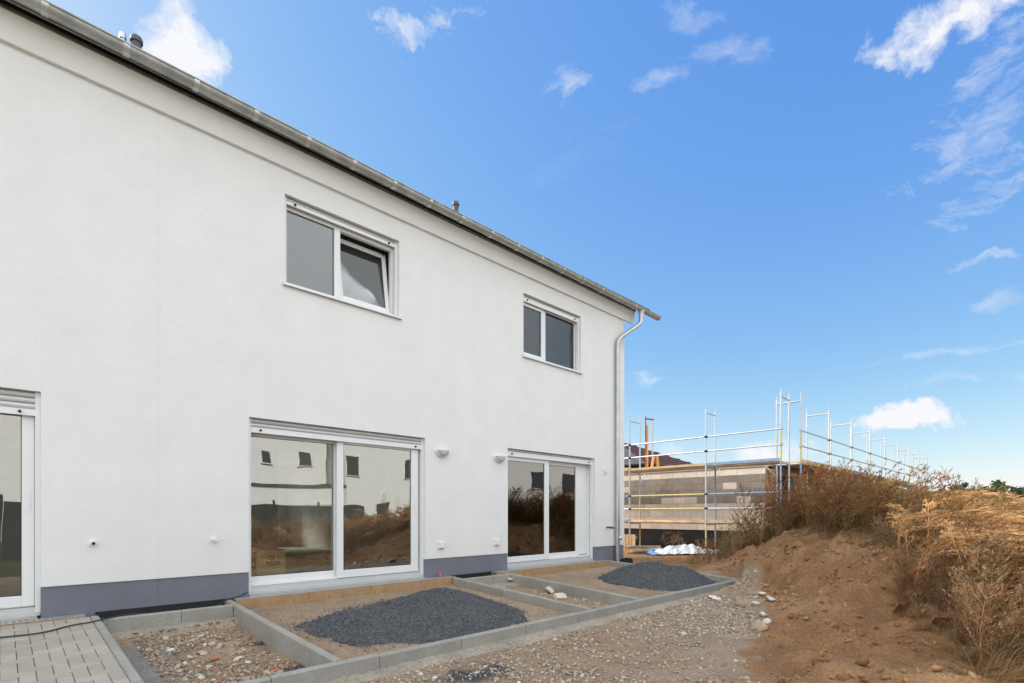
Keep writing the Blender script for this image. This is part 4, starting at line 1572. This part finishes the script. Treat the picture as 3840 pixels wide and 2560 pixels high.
Z = .02 + .20 * np.exp(-(A / .9) ** 2 - (B / .35) ** 2) * (.4 + 1.2 * fbm(A * 2.5, B * 3.5, 71)) + .09 * (np.abs(np.sin(A * 9 + 4 * fbm(A * 2, B * 2, 72))) * np.exp(-(B / .5) ** 2))
XX, YY = A * math.cos(rot) - B * math.sin(rot), A * math.sin(rot) + B * math.cos(rot)
zz = hz(XX + p[0], YY + p[1])
zb_ = float(hz(p[0], p[1]))
ii = (np.arange(39)[:, None] * 40 + np.arange(39)[None]).ravel()
Qt = np.stack([ii, ii + 1, ii + 41, ii + 40], 1)
t = thing('tarpaulin', 'crumpled white tarpaulin with a blue edge lying in the weeds', 'tarpaulin', (p[0], p[1], zb_))
Vt = np.stack([XX.ravel(), YY.ravel(), (Z + zz - zb_).ravel()], 1)
bl = (fbm(A * 1.5, B * 3, 77) > .62).ravel()[Qt[:, 0]] | (A.ravel()[Qt[:, 0]] < -1.05)
obj('sheet', np_mesh('sheet', Vt, Qt[~bl], smooth=True), 'tarp', t)
obj('blue_edge', np_mesh('blue_edge', Vt, Qt[bl], smooth=True), 'tarp_blue', t)

# boards half buried in the soil
for (qx, qy, z, w, h, rz, lab) in ((3385, 2283, -1.0, .26, .12, -.5, 'short weathered board sticking out of the soil mound'), (3560, 2330, -1.15, .45, .10, -.6, 'rusty brown board edge under the dry weeds on the mound')):
    r = ray(qx, qy)
    tt = 4.0
    while tt < 14:
        q = r * tt - np.array((0, D, 0))
        if hz(q[0], q[1]) > q[2]:
            break
        tt += .02
    o = MB().box(-w / 2, w / 2, -.01, .012, -.04, h - .04, 0).build('buried_board', 'soil_board', None, loc=tuple(q))
    o.rotation_euler = (.5, .1, rz)
    tag(o, lab, 'board')

# ------------------------------------------------------------------ far houses, fence


def simple_house(label, x0, x1, y0, y1, h, wins, front, hip=False, roofmat='far_roof', roof_h=2.2, base=-1.5, wallmat='far_white'):
    t = thing('far_house', label, 'house', ((x0 + x1) / 2, (y0 + y1) / 2, base))
    w, d = (x1 - x0) / 2, (y1 - y0) / 2
    MB().box(-w, w, -d, d, 0, h).build('wall', wallmat, t)
    o = .35
    if roof_h:
        m = MB()
        r = w - d if (hip and w > d) else (w + o if not hip else .3)
        vs = [(-w - o, -d - o, h), (w + o, -d - o, h), (w + o, d + o, h), (-w - o, d + o, h), (-r, 0, h + roof_h), (r, 0, h + roof_h)]
        m.add(vs, [(3, 2, 1, 0), (0, 1, 5, 4), (2, 3, 4, 5), (1, 2, 5), (3, 0, 4)])
        m.build('roof', roofmat, t)
    else:
        MB().box(-w - .15, w + .15, -d - .15, d + .15, h, h + .18).build('roof', 'far_trim', t)
    for (a, b, e, f) in wins:
        ca = a - (x0 + x1) / 2 if front in ('n', 's') else a - (y0 + y1) / 2
        cb = b - (x0 + x1) / 2 if front in ('n', 's') else b - (y0 + y1) / 2
        if front == 'n':
            q = MB().box(ca, cb, d - .02, d + .015, e - base, f - base)
            fr_ = MB().box(ca - .06, cb + .06, d - .01, d + .008, e - base - .06, f - base + .06)
            s_l = MB().box(ca - .1, cb + .1, d, d + .08, e - base - .10, e - base - .065)
        else:
            q = MB().box(-w - .015, -w + .02, ca, cb, e - base, f - base)
            fr_ = MB().box(-w - .008, -w + .01, ca - .06, cb + .06, e - base - .06, f - base + .06)
            s_l = MB().box(-w - .08, -w, ca - .1, cb + .1, e - base - .1, e - base - .065)
        wn = fr_.build('window', 'far_white', t)
        q.build('window_pane', 'far_window', wn)
        s_l.build('sill', 'far_trim', wn)
    return t


# the row across the gardens, behind the photographer, seen mirrored in the panes
OY = -30.0
h1 = simple_house('white two-storey house with two small upper windows beyond the garden fence', 6.5, 17.6, OY - 9, OY, 8.6, [(12.9, 13.6, 3.55, 4.45), (15.6, 16.4, 3.5, 4.5), (9, 10, 3.5, 4.6)], 'n')
h2 = simple_house('white two-storey house with wide dark corner windows beyond the weeds', 19.0, 31.5, OY - 9, OY, 8.6, [(19.1, 20.4, 2.9, 4.6), (24.4, 26.4, 2.9, 4.5), (22, 23, -.3, .9), (28, 29.5, 2.9, 4.4)], 'n', roof_h=0)
h3 = simple_house('white two-storey house with stepped dark upper windows past the corner-window house', 33.5, 52, OY - 9, OY, 8.8, [(39.8, 42.2, 2.6, 4.5), (45.2, 48.0, 2.3, 4.5), (36, 37.2, -.2, 1.1)], 'n', roof_h=2.4)
h0 = simple_house('white two-storey house opposite the paved terrace beyond the fence', -9, 4.5, OY - 9, OY, 8.4, [(-1.5, -.3, 3.4, 4.6), (2, 3, 3.4, 4.6)], 'n')
gar = thing('garage', 'low white flat-roofed garage in front of the house with two small windows', 'garage', (13.0, OY + 3.2, -1.5))
MB().box(-4.2, 3.0, -2.6, 2.6, 0, 3.15).build('wall', 'far_white', gar)
MB().box(-4.3, 3.1, -2.7, 2.7, 3.15, 3.32).build('roof_edge', 'far_trim', gar)
MB().box(.6, 2.4, 2.59, 2.64, .0, 2.1).build('garage_door', 'alu', gar)
fen = thing('garden_fence', 'dark privacy fence of panels and posts along the far garden', 'fence', (-8, -14, -1.5))
for k in range(10):
    MB().box(k * 2 + .05, k * 2 + 1.95, -.02, .02, .05, 1.85 + .0).build('fence_panel', 'fence', fen)
    MB().box(k * 2 - .04, k * 2 + .04, -.04, .04, 0, 2.0).build('fence_post', 'fence', fen)
# dark tiled roof behind the scaffold
p = at_d(2370, 1760, 46)
t = thing('far_house', 'house with a dark tiled hip roof rising behind the block shell', 'house', (p[0], p[1], -1.4))
MB().box(-3.2, 8.5, -3.0, 6.5, 0, 4.6).build('wall', 'far_white', t)
zr = 1.4 + (HY - 1757) / F * 46
m = MB()
pa, pb_, pc = at_d(2345, 1681, 48), at_d(2395, 1690, 48), at_d(2560, 1752, 42)
apex, apex2 = Vector(pa) - Vector(p) + Vector((0, 0, 0)), None
RV = [(-4, -3.8, zr), (9.4, -3.8, zr), (9.4, 7.2, zr), (-4, 7.2, zr), (.2, 1.7, zr + 2.6), (1.6, 1.7, zr + 2.6)]
m.add(RV, [(3, 2, 1, 0), (1, 2, 5), (2, 3, 4, 5), (3, 0, 4)])
m.build('roof', 'far_roof', t)
MB().add(RV, [(0, 1, 5, 4)]).build('roof_slope', 'far_roof_red', t)
for k in range(9):
    f = k / 9
    a_ = Vector(RV[0]).lerp(Vector(RV[4]), f) + Vector((0, 0, .03))
    b_ = Vector(RV[1]).lerp(Vector(RV[5]), f) + Vector((0, 0, .03))
    MB().path([a_, b_], .05, 5).build('tile_course', 'far_roof', t)
for k, (qx, dd, w, hgt, lab, rm) in enumerate(((3290, 75, 9, 4.4, 'far white house with a dark roof half hidden by weeds, next to the scaffold end', 'far_roof'), (3440, 95, 11, 4.4, 'far white house with a reddish roof seen through the weed tops', 'far_roof_red'), (3640, 120, 14, 4.2, 'long low white house at the far edge of the field', 'far_roof'))):
    p = at_d(qx, HY, dd)
    simple_house(lab, p[0] - w / 2, p[0] + w / 2, p[1] - 4, p[1] + 4, hgt, [(p[1] - 2.5, p[1] - 1.2, 1.2, 2.4), (p[1] + 1, p[1] + 2.3, 1.2, 2.4)], 'w', roofmat=rm, roof_h=1.5)

# ------------------------------------------------------------------ weeds
WIND = np.array((s_, -c_ * .98, 0.0))


def ribbon(pts, w0, w1, col0, col1, r):
    pts = np.asarray(pts, float)
    n = len(pts)
    t = np.gradient(pts, axis=0)
    q = r.normal(size=3)
    sd = np.cross(t, q)
    sd /= np.linalg.norm(sd, axis=1, keepdims=True) + 1e-9
    w = np.linspace(w0, w1, n)[:, None] / 2
    Vv = np.concatenate([pts - sd * w, pts + sd * w])
    T = []
    for i in range(n - 1):
        T += [(i, i + 1, n + i + 1), (i, n + i + 1, n + i)]
    k = np.linspace(0, 1, n)[:, None]
    cc = np.array(col0) * (1 - k) + np.array(col1) * k
    return Vv, np.array(T), np.concatenate([cc, cc])


class Acc:
    def __init__(self):
        self.V, self.T, self.C, self.n = [], [], [], 0

    def add(self, v, t, c):
        self.V.append(v)
        self.T.append(t + self.n)
        self.C.append(c)
        self.n += len(v)

    def get(self):
        return np.concatenate(self.V), np.concatenate(self.T), np.concatenate(self.C)


def weed_proto(kind, r):
    a = Acc()
    if kind == 'gold':       # feathery, nodding with the wind (wind = +x here)
        nst, nb, lean = 1, 26, .95
        c0, c1, cs = (.36, .20, .085), (.46, .27, .12), (.50, .31, .15)
        w, seeds = .0075, 22
    elif kind == 'brown':
        nst, nb, lean = 2, 16, .22
        c0, c1, cs = (.17, .085, .042), (.22, .105, .048), (.24, .115, .05)
        w, seeds = .009, 10
    elif kind == 'olive':
        nst, nb, lean = 2, 18, .30
        c0, c1, cs = (.18, .12, .06), (.20, .135, .06), (.185, .13, .05)
        w, seeds = .008, 10
    elif kind == 'plume':
        nst, nb, lean = 1, 24, .8
        c0, c1, cs = (.20, .15, .06), (.27, .21, .08), (.30, .235, .09)
        w, seeds = .007, 18
    elif kind == 'pale':
        nst, nb, lean = 2, 14, .35
        c0, c1, cs = (.30, .20, .11), (.36, .24, .13), (.37, .25, .14)
        w, seeds = .008, 9
    elif kind == 'straw':
        for k in range(60):
            az, ln = r.uniform(0, 6.28), r.uniform(.5, 1.1)
            d = np.array((math.cos(az) * .5 + .7, math.sin(az) * .6, r.uniform(.25, .9)))
            d /= np.linalg.norm(d)
            p = [np.array((r.normal(0, .06), r.normal(0, .06), 0))]
            for s in range(5):
                d = d + np.array((.10, 0, -.17)) * r.uniform(.5, 1.4)
                d /= np.linalg.norm(d)
                p.append(p[-1] + d * ln / 5)
            g = r.uniform(.6, 1.15)
            green = r.uniform() < .10
            cb = np.array((.13, .14, .045) if green else (.33, .205, .095)) * g
            a.add(*ribbon(p, .0055, .002, cb * .8, cb, r))
        return a.get()
    for st in range(nst):
        n = 9
        p = [np.array((r.normal(0, .04), r.normal(0, .04), -.03))]
        d = np.array((r.normal(0, .22) + lean * .2, r.normal(0, .2), 1.0))
        lean = lean * r.uniform(.65, 1.25)
        for s in range(n):
            d = d + np.array((lean * .30 * (s / n + .25), r.normal(0, .05), -.12 * lean * s / n))
            d /= np.linalg.norm(d)
            p.append(p[-1] + d / n * r.uniform(.92, 1.05))
        p = np.array(p)
        a.add(*ribbon(p, w * 1.4, w * .4, c0, c1, r))
        a.add(*ribbon(p, w * 1.4, w * .4, c0, c1, r))
        for b in range(nb):
            t = r.uniform(.22 if kind != 'gold' else .38, 1.0)
            f = t * n
            i = min(int(f), n - 1)
            o = p[i] * (1 - (f - i)) + p[i + 1] * (f - i)
            td = p[min(i + 1, n)] - p[i]
            td /= np.linalg.norm(td)
            az = r.uniform(0, 6.28)
            d = td * .8 + np.array((math.cos(az), math.sin(az), .15)) * (.75 if kind != 'gold' else .5) + np.array((lean * .5, 0, 0))
            d /= np.linalg.norm(d)
            ln = (.38 if kind == 'gold' else .30) * (1.15 - .75 * t) * r.uniform(.6, 1.25) + .07
            q = [o]
            ns = 4
            for s in range(ns):
                d = d + np.array((lean * .30, 0, -.10 * lean)) + r.normal(0, .06, 3)
                d /= np.linalg.norm(d)
                q.append(q[-1] + d * ln / ns)
            q = np.array(q)
            g = r.uniform(.7, 1.2)
            a.add(*ribbon(q, w * .65, w * .35, np.array(c0) * g, np.array(c1) * g, r))
            for s in range(seeds):
                tt = r.uniform(.2, 1.0) * ns
                i2 = min(int(tt), ns - 1)
                o2 = q[i2] * (1 - (tt - i2)) + q[i2 + 1] * (tt - i2)
                d2 = (q[i2 + 1] - q[i2]) / (ln / ns) + r.normal(0, .45, 3) + np.array((lean * .4, 0, 0))
                d2 /= np.linalg.norm(d2)
                l2 = r.uniform(.03, .085)
                sd = np.cross(d2, r.normal(size=3))
                sd /= np.linalg.norm(sd)
                ww = r.uniform(.002, .0042) if kind == 'gold' else r.uniform(.003, .007)
                g2 = g * r.uniform(.65, 1.3)
                vv = np.array([o2, o2 + d2 * l2 * .55 + sd * ww, o2 + d2 * l2, o2 + d2 * l2 * .5 - sd * ww])
                a.add(vv, np.array([(0, 1, 2), (0, 2, 3)]), np.repeat(np.array(cs)[None] * g2, 4, 0))
    return a.get()


KIND = {k: [weed_proto(k, rng) for _ in range(n)] for k, n in (('gold', 9), ('plume', 5), ('brown', 5), ('olive', 4), ('pale', 3), ('straw', 5))}
acc = Acc()
wa = math.atan2(WIND[1], WIND[0])


def put(kind, xx, yy, h, spread=.45, zoff=0.0, into=None, br=1.0):
    v, t, c = KIND[kind][int(rng.integers(0, len(KIND[kind])))]
    a = wa + rng.normal(0, spread)
    ca, sa = math.cos(a), math.sin(a)
    sx = h * rng.uniform(.85, 1.15)
    w = np.stack([v[:, 0] * ca - v[:, 1] * sa, v[:, 0] * sa + v[:, 1] * ca, v[:, 2]], 1) * np.array((sx, sx, h))
    w += np.array((xx, yy, float(hz(xx, yy)) + zoff))
    g = rng.uniform(.75, 1.2) * br * 1.45
    (into or acc).add(w, t, c * g)


def band(n, kinds, p, x0, x1, off0, off1, h0, h1, spread=.5, cond=None):
    """plants along the mound: x range and signed offset from the crest (positive = away from the house)"""
    cx = np.array([q[0] for q in CREST])
    cy = np.array([q[1] for q in CREST])
    for _ in range(n):
        xx = rng.uniform(x0, x1)
        yy = float(np.interp(xx, cx, cy)) - rng.uniform(off0, off1)
        if cond and not cond(xx, yy):
            continue
        put(rng.choice(kinds, p=p), xx, yy, rng.uniform(h0, h1), spread)


band(420, ['brown', 'olive', 'plume'], [.40, .36, .24], 10.6, 17, -.35, 2.2, .7, 1.4)
band(150, ['olive', 'brown', 'gold'], [.5, .25, .25], 9.0, 15, .5, 2.6, .9, 1.45)
band(260, ['brown', 'olive', 'pale'], [.45, .35, .2], 15, 30, -1.5, 3.5, .6, 1.25)
band(220, ['olive', 'plume', 'pale'], [.45, .35, .2], 16, 45, .5, 5, .9, 1.5)
band(210, ['brown', 'olive', 'pale'], [.4, .3, .3], 12.5, 17, -3.2, -.6, .25, .85)
band(260, ['straw'], [1.0], 9.5, 16, -.6, 1.4, .3, .7)
def wedge(xx):                  # upper edge of the weeds on the right flank of the mound
    return float(np.interp(xx, (5.5, 6.2, 9.0, 10.5, 13), (-7.45, -7.2, -6.5, -6.0, -5.4)))


for _ in range(210):            # golden, wind-bowed plants over the right flank of the mound
    xx = rng.uniform(7.6, 13.0)
    put('gold', xx, wedge(xx) + .15 - abs(rng.normal(0, .6)), rng.uniform(.55, 1.4), .55, br=rng.uniform(.85, 1.4))
for _ in range(110):
    xx = rng.uniform(6.4, 9.6)
    put('gold', xx, wedge(xx) - .12 - abs(rng.normal(0, .35)), rng.uniform(.5, 1.1), .6, br=rng.uniform(.8, 1.2))
for _ in range(170):            # short dry growth that hides the bare stems
    xx = rng.uniform(7.0, 12.5)
    put(rng.choice(['straw', 'pale', 'brown']), xx, wedge(xx) + rng.uniform(-.15, .32), rng.uniform(.2, .55), 1.0, br=rng.uniform(.5, 1.0))
for _ in range(190):            # darker brown undergrowth between them
    xx = rng.uniform(7.0, 13.5)
    put(rng.choice(['brown', 'olive', 'pale', 'plume']), xx, wedge(xx) - .1 - abs(rng.normal(0, .9)), rng.uniform(.35, .85), .6, br=rng.uniform(.4, .75))
for _ in range(300):            # matted dry grass in the near right corner
    xx = rng.uniform(5.4, 9.5)
    yy = wedge(xx) - abs(rng.normal(0, .55))
    k = rng.uniform()
    if k < .6:
        put('straw', xx, yy, rng.uniform(.3, .65), 1.0, br=rng.uniform(.4, .9))
    elif k < .88:
        put(rng.choice(['pale', 'brown', 'olive']), xx, yy, rng.uniform(.35, .8), .7, br=rng.uniform(.5, 1.0))
    else:
        put('gold', xx, yy, rng.uniform(.5, .9), .5, br=.8)
band(170, ['straw', 'pale'], [.8, .2], 12, 18, -4.6, -1.2, .15, .4)
for _ in range(70):
    put('plume', rng.uniform(11.2, 16), rng.uniform(-7.0, -4.8), rng.uniform(1.1, 1.75), .4, br=.95)
for _ in range(60):
    put(rng.choice(['brown', 'brown', 'olive']), rng.uniform(13.2, 16.5), rng.uniform(-4.2, -2.0), rng.uniform(1.0, 1.75), .6)
# behind the photographer (mirrored in the panes)
for _ in range(150):
    put(rng.choice(['olive', 'brown', 'pale', 'gold']), rng.uniform(2.5, 9), rng.uniform(-13, -9.6), rng.uniform(.6, 1.4), br=.8)
for _ in range(160):
    put('straw', rng.uniform(2, 9), rng.uniform(-13, -9.8), rng.uniform(.5, 1.0))
Vv, Tt, Cc = acc.get()
o = obj('weed_thicket', np_mesh('weed_thicket', Vv, Tt, Cc), 'weed')
o['kind'] = 'stuff'
tag(o, 'thicket of brown, olive and straw coloured weeds covering the soil mound', 'weeds')
# the plants that stand out one by one
seen = [('gold', 'golden feathery dry weed bowed by the wind on the mound', 'bowed golden weeds', [(8.9, -6.95, 1.3), (9.4, -6.8, 1.5), (9.9, -6.7, 1.6), (10.3, -6.2, 1.4), (9.0, -6.8, 1.25), (10.6, -6.6, 1.7), (9.7, -6.9, 1.6), (11.2, -6.0, 1.5), (10.9, -6.3, 1.6)]),
        ('brown', 'tall rust-brown seeded weed standing before the scaffold', 'rust-brown weeds', [(14.4, -2.4, 1.9), (14.9, -2.9, 2.0), (14.1, -3.0, 1.7), (15.3, -2.5, 1.9), (13.6, -3.1, 1.5), (14.7, -2.2, 1.7), (15.1, -3.2, 2.0), (13.9, -2.7, 1.4)]),
        ('olive', 'thin olive-green weed stem between the tarpaulin and the rust-brown weeds', 'olive weeds', [(14.6, -1.3, 1.35), (15.4, -.9, 1.3), (14.9, -1.9, 1.4), (16.0, -.4, 1.1)]),
        ('pale', 'pale dry branching weed beside the tarpaulin', 'pale dry weeds', [(15.2, .55, .9), (15.7, .9, .8), (14.7, .1, .7)])]
for kind, lab, grp, lst in seen:
    for (xx, yy, h) in lst:
        q = Acc()
        v, t_, c = KIND[kind][int(rng.integers(0, len(KIND[kind])))]
        a = rng.normal(0, .3) + wa
        ca, sa = math.cos(a), math.sin(a)
        w = np.stack([v[:, 0] * ca - v[:, 1] * sa, v[:, 0] * sa + v[:, 1] * ca, v[:, 2]], 1) * h
        o = obj('dry_weed', np_mesh('dry_weed', w, t_, c * (rng.uniform(1.35, 1.8) if kind == 'gold' else rng.uniform(1.1, 1.5))), 'weed', None, (xx, yy, float(hz(xx, yy))))
        tag(o, lab, 'weed', grp)
# loose twigs and stalks lying on the soil
tw = Acc()
for _ in range(420):
    xx, yy = rng.uniform(6, 14), rng.uniform(-8, -2.6)
    if berm(xx, yy) < .12:
        continue
    a, ln = rng.normal(wa, .8), rng.uniform(.12, .75)
    p = []
    for s in range(5):
        f = s / 4 * ln
        qx, qy = xx + math.cos(a) * f, yy + math.sin(a) * f
        p.append((qx, qy, float(hz(qx, qy)) + .02 + .05 * math.sin(s * 2.0 + xx)))
    tw.add(*ribbon(p, .009, .004, np.array((.34, .23, .12)) * rng.uniform(.6, 1.2), np.array((.36, .24, .13)), rng))
Vv, Tt, Cc = tw.get()
o = obj('fallen_stalks', np_mesh('fallen_stalks', Vv, Tt, Cc), 'weed')
o['kind'] = 'stuff'
tag(o, 'loose dry stalks lying scattered over the soil mound', 'stalks')

# far trees on the horizon
for k in range(7):
    p = at_d(3560 + k * 65 + rng.uniform(-15, 15), HY, 260 + rng.uniform(-20, 20))
    t = thing('far_tree', 'dark green tree in the far row on the horizon', 'tree', (p[0], p[1], -1.5), group='trees on the horizon')
    hgt = rng.uniform(13, 16)
    MB().path([(0, 0, 0), (0, 0, hgt * .5)], [.4, .25], 6).build('trunk', 'trunk', t)
    n = 900
    ctr = rng.normal(0, 1, (16, 3)) * np.array((3.4, 3.4, hgt * .18)) + np.array((0, 0, hgt * .6))
    pos = ctr[rng.integers(0, 16, n)] + rng.normal(0, 1.1, (n, 3))
    e1_, e2_ = rng.normal(0, .5, (n, 3)), rng.normal(0, .5, (n, 3))
    Vv = np.stack([pos - e1_, pos + e2_, pos + e1_, pos - e2_], 1).reshape(-1, 3)
    Q4 = np.arange(n * 4).reshape(-1, 4)
    Cc = np.repeat(np.array([(.05, .075, .03)]) * rng.uniform(.6, 1.4, (n, 1)), 4, 0)
    obj('crown', np_mesh('crown', Vv, Q4, Cc), 'leaf', t)

# ------------------------------------------------------------------ lift everything so that the eye stands 1.5 m above z = 0
for o in S.objects:
    if o.parent is None and o not in (cam, sun):
        o.location.z += ZC
